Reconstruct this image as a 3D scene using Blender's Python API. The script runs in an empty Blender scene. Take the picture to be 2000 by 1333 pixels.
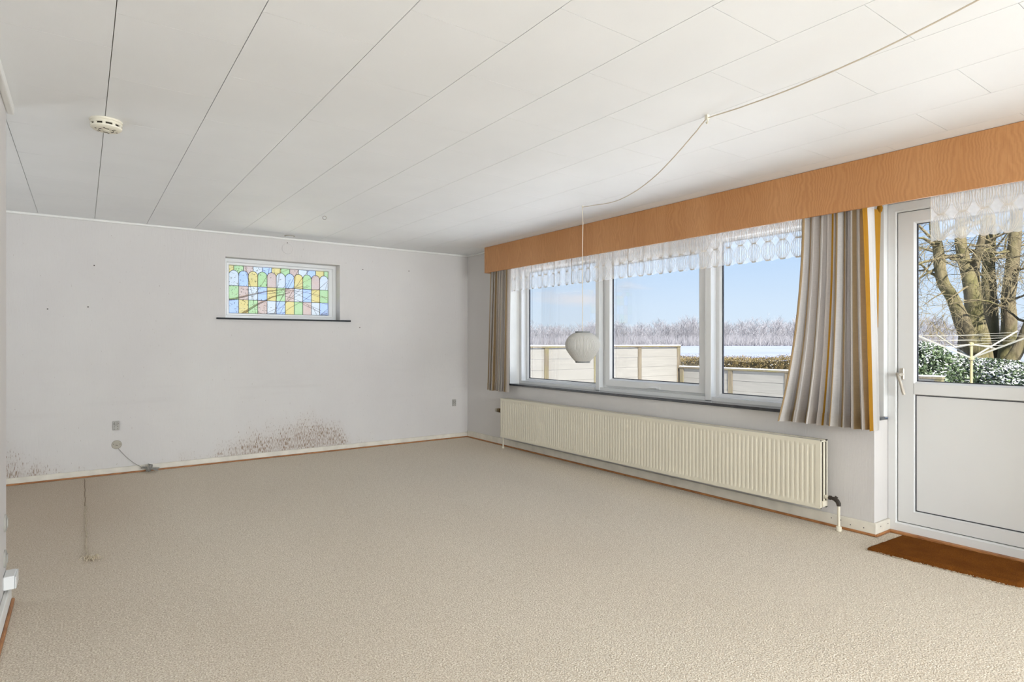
import bpy, bmesh, math, random
from mathutils import Vector, Matrix, noise as mnoise

# ------------------------------------------------------------------ camera, sky, sun, large lights, exposure
scn = bpy.context.scene
COL = scn.collection
PI = math.pi
R = math.radians

CAM = Vector((-4.013, -6.583, 1.206))
YAW = R(35.6)
cd = bpy.data.cameras.new('camera')
cd.sensor_width = 36.0
cd.lens = 36.0 * 1172.7 / 2000.0
cd.shift_y = 0.0015
cd.clip_start = 0.02
cd.clip_end = 3000
cam = bpy.data.objects.new('camera', cd)
COL.objects.link(cam)
cam.location = CAM
cam.rotation_euler = (PI / 2, 0, -YAW)
scn.camera = cam

def S(r, g, b, a=1.0):
    f = lambda c: (c / 255 / 12.92) if c / 255 <= 0.04045 else ((c / 255 + 0.055) / 1.055) ** 2.4
    return (f(r), f(g), f(b), a)

w = bpy.data.worlds.new('winter_sky')
scn.world = w
w.use_nodes = True
nt = w.node_tree
nt.nodes.clear()
o_ = nt.nodes.new('ShaderNodeOutputWorld')
bg = nt.nodes.new('ShaderNodeBackground')
tc = nt.nodes.new('ShaderNodeTexCoord')
sx = nt.nodes.new('ShaderNodeSeparateXYZ')
rp = nt.nodes.new('ShaderNodeValToRGB')
el = rp.color_ramp.elements
el[0].position = 0.0
el[0].color = S(222, 236, 250)
el[1].position = 1.0
el[1].color = S(120, 168, 232)
for pos, c in ((0.06, S(214, 232, 252)), (0.2, S(172, 208, 250)), (0.42, S(146, 190, 245))):
    e = el.new(pos)
    e.color = c
cm = nt.nodes.new('ShaderNodeMapping')
cm.inputs['Scale'].default_value = (2.2, 2.2, 9.0)
cn = nt.nodes.new('ShaderNodeTexNoise')
cn.inputs['Scale'].default_value = 2.3
cn.inputs['Detail'].default_value = 6
cr = nt.nodes.new('ShaderNodeMapRange')
cr.inputs['From Min'].default_value = 0.60
cr.inputs['From Max'].default_value = 0.78
cr.inputs['To Max'].default_value = 0.7
cx = nt.nodes.new('ShaderNodeMix')
cx.data_type = 'RGBA'
cx.inputs[7].default_value = S(244, 238, 240)
nt.links.new(tc.outputs['Generated'], sx.inputs[0])
nt.links.new(sx.outputs['Z'], rp.inputs[0])
nt.links.new(tc.outputs['Generated'], cm.inputs[0])
nt.links.new(cm.outputs[0], cn.inputs['Vector'])
nt.links.new(cn.outputs['Fac'], cr.inputs[0])
nt.links.new(cr.outputs[0], cx.inputs[0])
nt.links.new(rp.outputs[0], cx.inputs[6])
nt.links.new(cx.outputs[2], bg.inputs[0])
nt.links.new(bg.outputs[0], o_.inputs[0])
bg.inputs[1].default_value = 0.87

sd = bpy.data.lights.new('sun', 'SUN')
sd.energy = 19.0
sd.angle = R(1.2)
sd.color = (1.0, 0.94, 0.86)
sun = bpy.data.objects.new('sun', sd)
COL.objects.link(sun)
sun.rotation_euler = Vector((0.45, 1.0, -1.2)).to_track_quat('-Z', 'Y').to_euler()

def area(name, loc, direction, sx_, sy_, power, spread=180, col=(1, 1, 1)):
    d = bpy.data.lights.new(name, 'AREA')
    d.shape = 'RECTANGLE'
    d.size = sx_
    d.size_y = sy_
    d.energy = power
    d.spread = R(spread)
    d.color = col
    o = bpy.data.objects.new(name, d)
    COL.objects.link(o)
    o.location = loc
    o.rotation_euler = Vector(direction).to_track_quat('-Z', 'Z').to_euler()
    return o

# added fill lights against bare walls, no windows there; they brighten the room
LIGHTS = [
    ('rear_fill_light', (-2.1, -11.3, 1.45), (0.12, 1, -0.05), 3.6, 1.6, 96, 95),
    ('side_fill_light', (-0.06, -9.75, 1.35), (-1, 0, 0), 3.2, 1.6, 250, 180),
    ('alcove_fill_light', (-6.70, -1.6, 1.25), (1, -0.25, 0.5), 1.8, 1.4, 26, 150),
]
for l_ in LIGHTS:
    area(*l_, (0.865, 0.935, 1.0))

scn.view_settings.view_transform = 'Standard'
scn.view_settings.look = 'None'
scn.view_settings.gamma = 1.0
scn.view_settings.exposure = 0.28
scn.view_settings.use_curve_mapping = False

# ------------------------------------------------------------------ materials
MATS = {}

class NT:
    """tiny helper for node trees"""
    def __init__(self, name):
        self.m = bpy.data.materials.new(name)
        self.m.use_nodes = True
        self.t = self.m.node_tree
        self.t.nodes.clear()
        self.out = self.t.nodes.new('ShaderNodeOutputMaterial')
    def n(self, kind, **kw):
        nd = self.t.nodes.new('ShaderNode' + kind)
        for k, v in kw.items():
            setattr(nd, k, v)
        return nd
    def l(self, a, b):
        self.t.links.new(a, b)
    def val(self, a, b):
        if hasattr(a, 'is_output') or isinstance(a, bpy.types.NodeSocket):
            self.l(a, b)
        else:
            b.default_value = a
    def coord(self, kind='Object', scale=(1, 1, 1), rot=(0, 0, 0), loc=(0, 0, 0)):
        if kind == 'World':
            s = self.n('NewGeometry').outputs['Position']
        else:
            s = self.n('TexCoord').outputs[kind]
        mp = self.n('Mapping')
        mp.inputs['Scale'].default_value = scale
        mp.inputs['Rotation'].default_value = rot
        mp.inputs['Location'].default_value = loc
        self.l(s, mp.inputs[0])
        return mp.outputs[0]
    def noise(self, vec, scale=5, detail=3, rough=0.5, dist=0.0):
        nd = self.n('TexNoise')
        nd.inputs['Scale'].default_value = scale
        nd.inputs['Detail'].default_value = detail
        nd.inputs['Roughness'].default_value = rough
        nd.inputs['Distortion'].default_value = dist
        self.l(vec, nd.inputs['Vector'])
        return nd.outputs['Fac']
    def rng(self, v, a, b, c=0.0, d=1.0, smooth=False):
        nd = self.n('MapRange')
        nd.inputs['From Min'].default_value = a
        nd.inputs['From Max'].default_value = b
        nd.inputs['To Min'].default_value = c
        nd.inputs['To Max'].default_value = d
        if smooth:
            nd.interpolation_type = 'SMOOTHSTEP'
        self.l(v, nd.inputs[0])
        return nd.outputs[0]
    def mix(self, f, a, b):
        nd = self.n('Mix', data_type='RGBA')
        self.val(f, nd.inputs[0])
        self.val(a, nd.inputs[6])
        self.val(b, nd.inputs[7])
        return nd.outputs[2]
    def math(self, op, a, b=0.0, c=None):
        nd = self.n('Math', operation=op)
        self.val(a, nd.inputs[0])
        self.val(b, nd.inputs[1])
        if c is not None:
            self.val(c, nd.inputs[2])
        return nd.outputs[0]
    def ramp(self, v, stops, const=False):
        nd = self.n('ValToRGB')
        cr_ = nd.color_ramp
        if const:
            cr_.interpolation = 'CONSTANT'
        while len(cr_.elements) > 1:
            cr_.elements.remove(cr_.elements[-1])
        cr_.elements[0].position = stops[0][0]
        cr_.elements[0].color = stops[0][1]
        for p_, c_ in stops[1:]:
            e_ = cr_.elements.new(p_)
            e_.color = c_
        self.l(v, nd.inputs[0])
        return nd.outputs[0]
    def bump(self, h, strength=0.3, dist=0.01):
        nd = self.n('Bump')
        nd.inputs['Strength'].default_value = strength
        nd.inputs['Distance'].default_value = dist
        self.l(h, nd.inputs['Height'])
        return nd.outputs[0]
    def pbr(self, col, rough=0.5, bump=None, metal=0.0, spec=0.5, **extra):
        b = self.n('BsdfPrincipled')
        self.val(col, b.inputs['Base Color'])
        self.val(rough, b.inputs['Roughness'])
        b.inputs['Metallic'].default_value = metal
        b.inputs['Specular IOR Level'].default_value = spec
        if bump is not None:
            self.l(bump, b.inputs['Normal'])
        for k, v in extra.items():
            b.inputs[k].default_value = v
        return b.outputs[0]
    def done(self, sh):
        self.l(sh, self.out.inputs[0])
        MATS[self.m.name] = self.m
        return self.m

def paint(name, col, rough=0.5, var=0.03, nscale=3.0, bump=0.0, bscale=200, spec=0.4, metal=0.0):
    t = NT(name)
    v = t.coord('World')
    f = t.noise(v, nscale, 4)
    dark = tuple(c * (1 - var * 4) for c in col[:3]) + (1,)
    c = t.mix(t.rng(f, 0.3, 0.75), dark, col)
    b = t.bump(t.noise(v, bscale, 2), bump, 0.002) if bump else None
    return t.done(t.pbr(c, rough, b, metal, spec))

# wallpaper: painted vertical-fibre paper, with mould low down
def wall_material(name, mould):
    t = NT(name)
    v = t.coord('World')
    big = t.noise(v, 0.9, 4, 0.55)
    c = t.mix(t.rng(big, 0.3, 0.7), S(208, 203, 199), S(215, 211, 206))
    fib = t.noise(t.coord('World', (150, 150, 14)), 1.0, 4, 0.65)
    fib2 = t.noise(t.coord('World', (60, 60, 6)), 1.0, 3)
    c = t.mix(t.rng(fib, 0.52, 0.72, 0, 0.10), c, S(196, 188, 181))
    if mould:
        geo = t.n('NewGeometry')
        sp = t.n('SeparateXYZ')
        t.l(geo.outputs['Position'], sp.inputs[0])
        u = t.rng(sp.outputs['X'], -4.7, -0.0)
        P = lambda x: (x + 4.7) / 4.7
        g = lambda h: (h / 0.6, h / 0.6, h / 0.6, 1)
        hh = t.ramp(u, [(0.0, g(0.40)), (P(-4.5), g(0.36)), (P(-4.3), g(0.27)), (P(-4.1), g(0.16)), (P(-3.95), g(0.095)), (P(-3.6), g(0.09)), (P(-3.35), g(0.14)), (P(-2.95), g(0.2)),
                        (P(-2.75), g(0.36)), (P(-2.3), g(0.44)), (P(-1.95), g(0.5)), (P(-1.7), g(0.40)), (P(-1.5), g(0.16)), (P(-1.2), g(0.07)), (P(-0.25), g(0.065)), (P(-0.08), g(0.13)), (1.0, g(0.14))])
        hz = t.math('MULTIPLY', hh, 0.6)
        edge = t.noise(t.coord('World', (7, 7, 3)), 1.0, 3)
        hz = t.math('ADD', hz, t.rng(edge, 0.3, 0.7, -0.10, 0.03))
        inside = t.math('SUBTRACT', hz, sp.outputs['Z'])
        dens = t.rng(inside, -0.06, 0.22, 0.0, 1.0)
        streak = t.noise(t.coord('World', (150, 150, 26)), 1.0, 3, 0.6)
        thr = t.rng(dens, 0.0, 1.0, 0.68, 0.485)
        mk = t.rng(t.math('SUBTRACT', streak, thr), 0.0, 0.06, 0.0, 0.80)
        blot = t.noise(t.coord('World', (9, 9, 6)), 1.0, 2)
        mk = t.math('MULTIPLY', mk, t.rng(blot, 0.30, 0.50, 0.35, 1.0))
        c = t.mix(t.math('MULTIPLY', t.rng(inside, -0.02, 0.2), 0.16), c, S(176, 152, 126))
        c = t.mix(mk, c, S(132, 104, 76))
        # soft grey rub marks across the middle of the wall
        rub = t.noise(t.coord('World', (1.1, 1, 13)), 1.0, 3)
        band = t.math('MULTIPLY', t.rng(rub, 0.56, 0.74, 0, 0.20), t.rng(t.math('ABSOLUTE', t.math('SUBTRACT', sp.outputs['Z'], 0.72)), 0.0, 0.35, 1.0, 0.0))
        c = t.mix(band, c, S(188, 181, 176))
    h = t.math('ADD', t.math('MULTIPLY', fib, 0.7), t.math('MULTIPLY', fib2, 0.5))
    return t.done(t.pbr(c, 0.85, t.bump(h, 0.35, 0.006), spec=0.2))

wall_material('wallpaper_mould', True)
wall_material('wallpaper', False)

# carpet
t = NT('carpet')
v = t.coord('World')
fine = t.noise(v, 150, 3, 0.7)
loop = t.n('TexVoronoi')
loop.inputs['Scale'].default_value = 150
t.l(v, loop.inputs['Vector'])
mid = t.noise(v, 26, 3, 0.6)
big = t.noise(t.coord('World', (1, 0.55, 1)), 0.75, 4, 0.55)
c = t.mix(t.rng(fine, 0.38, 0.63), S(190, 173, 150), S(250, 241, 225))
speck = t.noise(v, 95, 2, 0.6)
c = t.mix(t.rng(speck, 0.60, 0.70, 0, 0.55), c, S(150, 128, 102))
c = t.mix(t.rng(mid, 0.42, 0.72, 0, 0.30), c, S(196, 181, 161))
c = t.mix(t.rng(big, 0.42, 0.75, 0, 0.28), c, S(198, 181, 160))
# worn, greyer strip along the far wall and seam where a cupboard once stood
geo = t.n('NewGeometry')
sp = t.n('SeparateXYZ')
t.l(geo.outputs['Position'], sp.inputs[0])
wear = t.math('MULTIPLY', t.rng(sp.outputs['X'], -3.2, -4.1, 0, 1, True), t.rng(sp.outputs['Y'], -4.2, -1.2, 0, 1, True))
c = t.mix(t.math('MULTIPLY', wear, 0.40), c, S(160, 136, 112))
h = t.math('ADD', fine, t.math('MULTIPLY', loop.outputs['Distance'], 0.9))
t.done(t.pbr(c, 1.0, t.bump(h, 0.55, 0.006), spec=0.05))

# teak veneer of the pelmet: upright grain with cathedral figures
t = NT('teak_veneer')
geo = t.n('NewGeometry')
sp = t.n('SeparateXYZ')
t.l(geo.outputs['Position'], sp.inputs[0])
W_ = 0.21
q = t.math('DIVIDE', sp.outputs['Y'], W_)
cell = t.math('FLOOR', q)
u = t.math('SUBTRACT', t.math('SUBTRACT', q, cell), 0.5)
wn = t.n('TexWhiteNoise', noise_dimensions='1D')
t.l(cell, wn.inputs['W'])
rnd_ = wn.outputs['Value']
uu = t.math('ADD', u, t.rng(t.noise(t.coord('World', (1, 2, 7)), 1.0, 3), 0.3, 0.7, -0.10, 0.10))
bow = t.math('MULTIPLY', t.math('POWER', t.math('ABSOLUTE', uu), 1.6), 1.5)
fig = t.math('ADD', t.math('MULTIPLY', sp.outputs['Z'], t.rng(rnd_, 0, 1, 0.25, 0.6)), bow)
fig = t.math('ADD', fig, t.rng(t.noise(t.coord('World', (1, 12, 2.4)), 1.0, 4, 0.6), 0.25, 0.75, -0.06, 0.06))
band = t.math('SINE', t.math('MULTIPLY', fig, 64.0))
pore = t.noise(t.coord('World', (60, 260, 10)), 1.0, 3, 0.7)
leafy = t.noise(t.coord('World', (1, 1.7, 0.1)), 1.0, 2)
c = t.mix(t.rng(band, -1, 1), S(183, 128, 80), S(196, 142, 92))
c = t.mix(t.rng(rnd_, 0, 1, 0, 0.35), c, S(208, 154, 104))
c = t.mix(t.rng(leafy, 0.42, 0.58, 0, 0.3), c, S(178, 120, 68))
c = t.mix(t.rng(pore, 0.5, 0.75, 0, 0.42), c, S(146, 94, 52))
t.done(t.pbr(c, 0.42, t.bump(pore, 0.08, 0.001), spec=0.4))

# stained wood strips
t = NT('stained_wood_strip')
v = t.coord('World', (14, 14, 60))
f = t.noise(v, 1.0, 4, 0.6)
t.done(t.pbr(t.mix(t.rng(f, 0.3, 0.7), S(136, 84, 42), S(184, 126, 74)), 0.5))

# coir doormat
t = NT('doormat_pile')
v = t.coord('World')
f = t.noise(v, 320, 3, 0.7)
g = t.noise(v, 9, 3)
c = t.mix(t.rng(f, 0.3, 0.7), S(84, 46, 14), S(148, 90, 38))
c = t.mix(t.rng(g, 0.35, 0.7, 0, 0.5), c, S(96, 54, 20))
t.done(t.pbr(c, 1.0, t.bump(f, 0.8, 0.006), spec=0.02))

t = NT('slate')
v = t.coord('World')
f = t.noise(v, 30, 5, 0.6)
t.done(t.pbr(t.mix(f, S(48, 50, 54), S(84, 86, 90)), 0.10, spec=1.0))

paint('slate_matt', S(62, 64, 66), 0.8, 0.03, 20, spec=0.1)
paint('ceiling_board', S(243, 243, 242), 0.6, 0.012, 2.0, 0.10, 260)
paint('ceiling_joint', S(176, 168, 156), 0.9, 0.03)
paint('white_trim', S(236, 234, 228), 0.45, 0.02, 5)
paint('old_white_paint', S(230, 223, 208), 0.5, 0.05, 9)
paint('upvc', S(231, 231, 229), 0.28, 0.006, 2, spec=0.5)
paint('gasket', S(58, 58, 64), 0.6, 0.01)
paint('radiator_enamel', S(226, 218, 197), 0.38, 0.012, 4, spec=0.5)
paint('brass_dark', S(112, 92, 60), 0.4, 0.06, 30, metal=0.4)
paint('iron_dark', S(66, 58, 50), 0.5, 0.08, 40, metal=0.3)
paint('ivory_plastic', S(226, 219, 200), 0.45, 0.012, 6)
paint('beige_cord', S(214, 202, 182), 0.6, 0.02, 20)
paint('dark_slot', S(62, 54, 44), 0.8, 0.02)
paint('outlet_grey', S(172, 168, 160), 0.45, 0.015, 10)
paint('plate_tan', S(176, 168, 152), 0.5, 0.03, 12)
paint('cable_grey', S(150, 146, 138), 0.55, 0.03, 30)
paint('lamp_ring', S(112, 114, 112), 0.5, 0.02, 10)
paint('aluminium', S(206, 198, 184), 0.35, 0.02, 20, metal=0.5)
paint('thread_beige', S(206, 190, 164), 0.9, 0.05, 60)
paint('thread_dark', S(128, 108, 84), 0.95, 0.05, 60)
paint('nail_dark', S(92, 84, 76), 0.6, 0.02)

# lamp shade, pleated plastic: lets some light through
def cloth(name, col, translucency, rough=0.9, alpha=1.0):
    t = NT(name)
    d = t.n('BsdfDiffuse')
    d.inputs['Color'].default_value = col
    tr = t.n('BsdfTranslucent')
    tr.inputs['Color'].default_value = col
    m = t.n('MixShader')
    m.inputs[0].default_value = translucency
    t.l(d.outputs[0], m.inputs[1])
    t.l(tr.outputs[0], m.inputs[2])
    sh = m.outputs[0]
    if alpha < 1:
        tp = t.n('BsdfTransparent')
        m2 = t.n('MixShader')
        m2.inputs[0].default_value = alpha
        t.l(tp.outputs[0], m2.inputs[1])
        t.l(sh, m2.inputs[2])
        sh = m2.outputs[0]
    return t.done(sh)

cloth('lamp_plastic', S(206, 203, 196), 0.18)
cloth('sheer_voile', S(253, 253, 253), 0.62, alpha=0.36)
cloth('lace_thread', S(212, 206, 196), 0.0)

# striped curtain linen: stripes follow the width of the cloth (UV)
def curtain_material(name, stops, rep):
    t = NT(name)
    uv = t.n('TexCoord').outputs['UV']
    sp = t.n('SeparateXYZ')
    t.l(uv, sp.inputs[0])
    fr = t.math('FRACT', t.math('MULTIPLY', sp.outputs['X'], rep))
    c = t.ramp(fr, stops, True)
    mp = t.n('Mapping')
    mp.inputs['Scale'].default_value = (60, 900, 1)
    t.l(uv, mp.inputs[0])
    weave = t.noise(mp.outputs[0], 1.0, 3, 0.7)
    mp2 = t.n('Mapping')
    mp2.inputs['Scale'].default_value = (900, 60, 1)
    t.l(uv, mp2.inputs[0])
    weave2 = t.noise(mp2.outputs[0], 1.0, 2, 0.7)
    k = t.math('MULTIPLY', t.rng(weave, 0.25, 0.75, 0.86, 1.06), t.rng(weave2, 0.25, 0.75, 0.93, 1.05))
    mm = t.n('VectorMath', operation='SCALE')
    t.l(c, mm.inputs[0])
    t.l(k, mm.inputs['Scale'])
    b = t.bump(weave, 0.25, 0.003)
    d = t.n('BsdfDiffuse')
    tr = t.n('BsdfTranslucent')
    t.l(mm.outputs[0], d.inputs['Color'])
    t.l(mm.outputs[0], tr.inputs['Color'])
    t.l(b, d.inputs['Normal'])
    m = t.n('MixShader')
    m.inputs[0].default_value = 0.36
    t.l(d.outputs[0], m.inputs[1])
    t.l(tr.outputs[0], m.inputs[2])
    return t.done(m.outputs[0])

LIN, SAND, OCH, WHT = S(192, 183, 174), S(184, 158, 120), S(184, 134, 50), S(220, 215, 209)
curtain_material('curtain_stripe', [(0.0, LIN), (0.20, SAND), (0.36, WHT), (0.47, LIN), (0.62, SAND), (0.74, LIN), (0.905, OCH), (0.925, WHT)], 4.0)
curtain_material('curtain_turn', [(0.0, OCH), (0.36, WHT)], 0.999)
curtain_material('curtain_ochre', [(0.0, OCH), (0.9, OCH)], 0.999)

# glass
def glass(name, tint, refl=1.0):
    t = NT(name)
    tp = t.n('BsdfTransparent')
    tp.inputs['Color'].default_value = tint
    gl = t.n('BsdfGlossy')
    gl.inputs['Roughness'].default_value = 0.02
    fr = t.n('Fresnel')
    fr.inputs['IOR'].default_value = 1.45
    m = t.n('MixShader')
    t.l(t.math('MULTIPLY', fr.outputs[0], refl), m.inputs[0])
    t.l(tp.outputs[0], m.inputs[1])
    t.l(gl.outputs[0], m.inputs[2])
    return t.done(m.outputs[0])

glass('clear_glass', (0.975, 0.985, 0.985, 1), 0.2)

def stained(name, col):
    t = NT(name)
    v = t.coord('World')
    f = t.noise(v, 14, 4, 0.6)
    c = t.mix(t.rng(f, 0.3, 0.7, 0.0, 0.16), col, (1, 1, 1, 1))
    tp = t.n('BsdfTransparent')
    t.l(c, tp.inputs['Color'])
    tr = t.n('BsdfTranslucent')
    t.l(c, tr.inputs['Color'])
    m = t.n('MixShader')
    m.inputs[0].default_value = 0.10
    t.l(tp.outputs[0], m.inputs[1])
    t.l(tr.outputs[0], m.inputs[2])
    gl = t.n('BsdfGlossy')
    gl.inputs['Roughness'].default_value = 0.5
    m2 = t.n('MixShader')
    m2.inputs[0].default_value = 0.015
    t.l(m.outputs[0], m2.inputs[1])
    t.l(gl.outputs[0], m2.inputs[2])
    return t.done(m2.outputs[0])

stained('pane_blue', S(231, 239, 254))
stained('pane_yellow', S(255, 240, 192))
stained('pane_green', S(230, 244, 206))
stained('pane_pink', S(246, 228, 216))
stained('pane_white', S(248, 247, 244))
paint('lead_came', S(46, 48, 44), 0.55, 0.03, 30, metal=0.3)

# outdoors
t = NT('snow')
v = t.coord('World')
f = t.noise(v, 0.6, 5, 0.6)
g = t.noise(v, 9, 4)
c = t.mix(t.rng(f, 0.3, 0.7), S(226, 236, 250), S(244, 247, 252))
t.done(t.pbr(c, 0.9, t.bump(g, 0.3, 0.06), spec=0.2))
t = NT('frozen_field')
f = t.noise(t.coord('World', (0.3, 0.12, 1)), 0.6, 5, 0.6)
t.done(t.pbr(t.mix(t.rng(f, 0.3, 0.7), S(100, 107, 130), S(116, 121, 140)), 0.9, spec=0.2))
paint('snow_cap', S(175, 177, 180), 0.9, 0.01, 12, 0.4, 40)
t = NT('fence_board_paint')
f = t.noise(t.coord('World', (2, 2, 30)), 1.0, 5, 0.6)
t.done(t.pbr(t.mix(t.rng(f, 0.35, 0.75), S(98, 96, 92), S(108, 106, 101)), 0.85))
t = NT('fence_post_wood')
f = t.noise(t.coord('World', (40, 40, 3)), 1.0, 5, 0.6)
g = t.noise(t.coord('World', (3, 3, 2)), 1.0, 3)
c = t.mix(t.rng(f, 0.3, 0.7), S(62, 54, 42), S(94, 86, 72))
c = t.mix(t.rng(g, 0.45, 0.65, 0, 0.6), c, S(86, 82, 44))
t.done(t.pbr(c, 0.9))
t = NT('mossy_bark')
f = t.noise(t.coord('World', (9, 9, 2.5)), 1.0, 5, 0.65)
g = t.noise(t.coord('World', (1.6, 1.6, 0.8)), 1.0, 4)
c = t.mix(t.rng(f, 0.3, 0.7), S(70, 62, 48), S(106, 97, 78))
c = t.mix(t.rng(g, 0.42, 0.66, 0, 0.8), c, S(82, 80, 50))
t.done(t.pbr(c, 0.95, t.bump(f, 0.6, 0.04), spec=0.1))
paint('twig_bark', S(103, 93, 68), 0.9, 0.06, 3)
paint('hazy_twig', S(116, 116, 122), 0.95, 0.05, 0.05, spec=0.1)  # distance haze over the treeline is put into this pale grey
def leafmat(name, a, b):
    t = NT(name)
    f = t.noise(t.coord('World'), 11, 3)
    return t.done(t.pbr(t.mix(t.rng(f, 0.35, 0.65), a, b), 0.6))
leafmat('shade_leaf', S(26, 34, 22), S(44, 56, 34))  # backlit silhouette darkness put into the leaf and bark colours
paint('shade_bark', S(50, 45, 36), 0.95, 0.05, 4, spec=0.05)
leafmat('beech_leaf', S(68, 56, 30), S(105, 91, 52))
leafmat('laurel_leaf', S(37, 54, 33), S(72, 88, 54))
leafmat('hedge_core', S(68, 58, 35), S(91, 77, 46))
leafmat('laurel_core', S(38, 49, 33), S(58, 68, 46))
paint('dryer_pole', S(131, 122, 88), 0.5, 0.02, 8)
paint('dryer_arm', S(124, 121, 110), 0.5, 0.02, 8)
paint('render_brick', S(196, 186, 170), 0.9, 0.04, 6)

# ------------------------------------------------------------------ mesh helpers
class MB:
    def __init__(self):
        self.v, self.f, self.uv = [], [], None
    def add(self, vs, fs):
        k = len(self.v)
        self.v += [tuple(x) for x in vs]
        self.f += [tuple(i + k for i in q) for q in fs]
        return self
    def box(self, x0, x1, y0, y1, z0, z1, bev=0.0):
        x0, x1 = sorted((x0, x1)); y0, y1 = sorted((y0, y1)); z0, z1 = sorted((z0, z1))
        if bev <= 0:
            vs = [(x, y, z) for x in (x0, x1) for y in (y0, y1) for z in (z0, z1)]
            return self.add(vs, [(0, 1, 3, 2), (4, 6, 7, 5), (0, 4, 5, 1), (2, 3, 7, 6), (0, 2, 6, 4), (1, 5, 7, 3)])
        bm = bmesh.new()
        bmesh.ops.create_cube(bm, size=1)
        for q in bm.verts:
            q.co = Vector(((x0 + x1) / 2 + q.co.x * (x1 - x0), (y0 + y1) / 2 + q.co.y * (y1 - y0), (z0 + z1) / 2 + q.co.z * (z1 - z0)))
        bmesh.ops.bevel(bm, geom=list(bm.edges), offset=bev, segments=2 if bev > 0.004 else 1, profile=0.5, affect='EDGES')
        return self.bm(bm)
    def bm(self, bm):
        bm.verts.index_update()
        self.add([q.co for q in bm.verts], [[q.index for q in fc.verts] for fc in bm.faces])
        bm.free()
        return self
    def tube(self, pts, rad, n=8, caps=True):
        pts = [Vector(q) for q in pts]
        m = len(pts)
        rr = rad if isinstance(rad, (list, tuple)) else [rad] * m
        rings = []
        up = None
        for i, q in enumerate(pts):
            d = (pts[min(i + 1, m - 1)] - pts[max(i - 1, 0)])
            if d.length < 1e-9:
                d = Vector((0, 0, 1))
            d.normalize()
            if up is None:
                up = Vector((0, 0, 1)) if abs(d.z) < 0.9 else Vector((1, 0, 0))
            a = d.cross(up)
            if a.length < 1e-6:
                a = d.orthogonal()
            a.normalize()
            b = d.cross(a).normalized()
            up = -b if False else up
            rings.append([q + (a * math.cos(2 * PI * k / n) + b * math.sin(2 * PI * k / n)) * rr[i] for k in range(n)])
        vs = [x for r_ in rings for x in r_]
        fs = []
        for i in range(m - 1):
            for k in range(n):
                k2 = (k + 1) % n
                fs.append((i * n + k, i * n + k2, (i + 1) * n + k2, (i + 1) * n + k))
        if caps:
            fs.append(tuple(range(n - 1, -1, -1)))
            fs.append(tuple((m - 1) * n + k for k in range(n)))
        return self.add(vs, fs)
    def lathe(self, prof, n=32, axis='z', c=(0, 0, 0), pleat=None):
        vs, fs = [], []
        m = len(prof)
        for i, (r_, h) in enumerate(prof):
            for k in range(n):
                a = 2 * PI * k / n
                rr = r_ * (pleat(k) if pleat else 1)
                p_ = (rr * math.cos(a), rr * math.sin(a), h)
                if axis == 'y':
                    p_ = (p_[0], p_[2], p_[1])
                elif axis == 'x':
                    p_ = (p_[2], p_[0], p_[1])
                vs.append((p_[0] + c[0], p_[1] + c[1], p_[2] + c[2]))
        for i in range(m - 1):
            for k in range(n):
                k2 = (k + 1) % n
                fs.append((i * n + k, i * n + k2, (i + 1) * n + k2, (i + 1) * n + k))
        if prof[0][0] > 1e-6:
            fs.append(tuple(range(n - 1, -1, -1)))
        if prof[-1][0] > 1e-6:
            fs.append(tuple((m - 1) * n + k for k in range(n)))
        return self.add(vs, fs)
    def frame(self, loops, conv):
        """bridge successive rectangle loops (a0,a1,b0,b1,depth); conv maps (a,b,depth) to xyz"""
        vs, fs = [], []
        for (a0, a1, b0, b1, d) in loops:
            vs += [conv(a0, b0, d), conv(a1, b0, d), conv(a1, b1, d), conv(a0, b1, d)]
        for i in range(len(loops) - 1):
            for k in range(4):
                k2 = (k + 1) % 4
                fs.append((i * 4 + k, i * 4 + k2, (i + 1) * 4 + k2, (i + 1) * 4 + k))
        return self.add(vs, fs)
    def prism(self, poly, conv, d0, d1):
        n = len(poly)
        vs = [conv(a, b, d0) for a, b in poly] + [conv(a, b, d1) for a, b in poly]
        fs = [tuple(range(n)), tuple(range(2 * n - 1, n - 1, -1))]
        fs += [(k, k + n, (k + 1) % n + n, (k + 1) % n) for k in range(n)]
        return self.add(vs, fs)

def mesh_of(mb, name, mat, off=(0, 0, 0), smooth=False, fix=True):
    me = bpy.data.meshes.new(name)
    ox, oy, oz = off
    me.from_pydata([(x - ox, y - oy, z - oz) for x, y, z in mb.v], [], mb.f)
    if mb.uv:
        ul = me.uv_layers.new(name='UVMap')
        for lp in me.loops:
            ul.data[lp.index].uv = mb.uv[lp.vertex_index]
    me.materials.append(MATS[mat])
    if fix:
        bm = bmesh.new()
        bm.from_mesh(me)
        bmesh.ops.recalc_face_normals(bm, faces=bm.faces)
        bm.to_mesh(me)
        bm.free()
    if smooth:
        me.polygons.foreach_set('use_smooth', [True] * len(me.polygons))
        if smooth != 'all':
            try:
                me.set_sharp_from_angle(angle=R(35))
            except Exception:
                pass
    me.update()
    return me

ORG = {}
def tag(o, label=None, cat=None, group=None, kind=None):
    if label: o['label'] = label
    if cat: o['category'] = cat
    if group: o['group'] = group
    if kind: o['kind'] = kind
    return o

def obj(name, mb, mat, parent=None, base=None, smooth=False, fix=True):
    off = ORG[parent.name] if parent is not None else (base or (0, 0, 0))
    me = mesh_of(mb, name, mat, off, smooth, fix)
    o = bpy.data.objects.new(name, me)
    COL.objects.link(o)
    if parent is not None:
        o.parent = parent
    else:
        o.location = off
    ORG[o.name] = off
    return o

def thing(name, loc, label, cat, group=None, kind=None):
    o = bpy.data.objects.new(name, None)
    o.empty_display_size = 0.1
    COL.objects.link(o)
    o.location = loc
    ORG[o.name] = tuple(loc)
    return tag(o, label, cat, group, kind)

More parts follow.
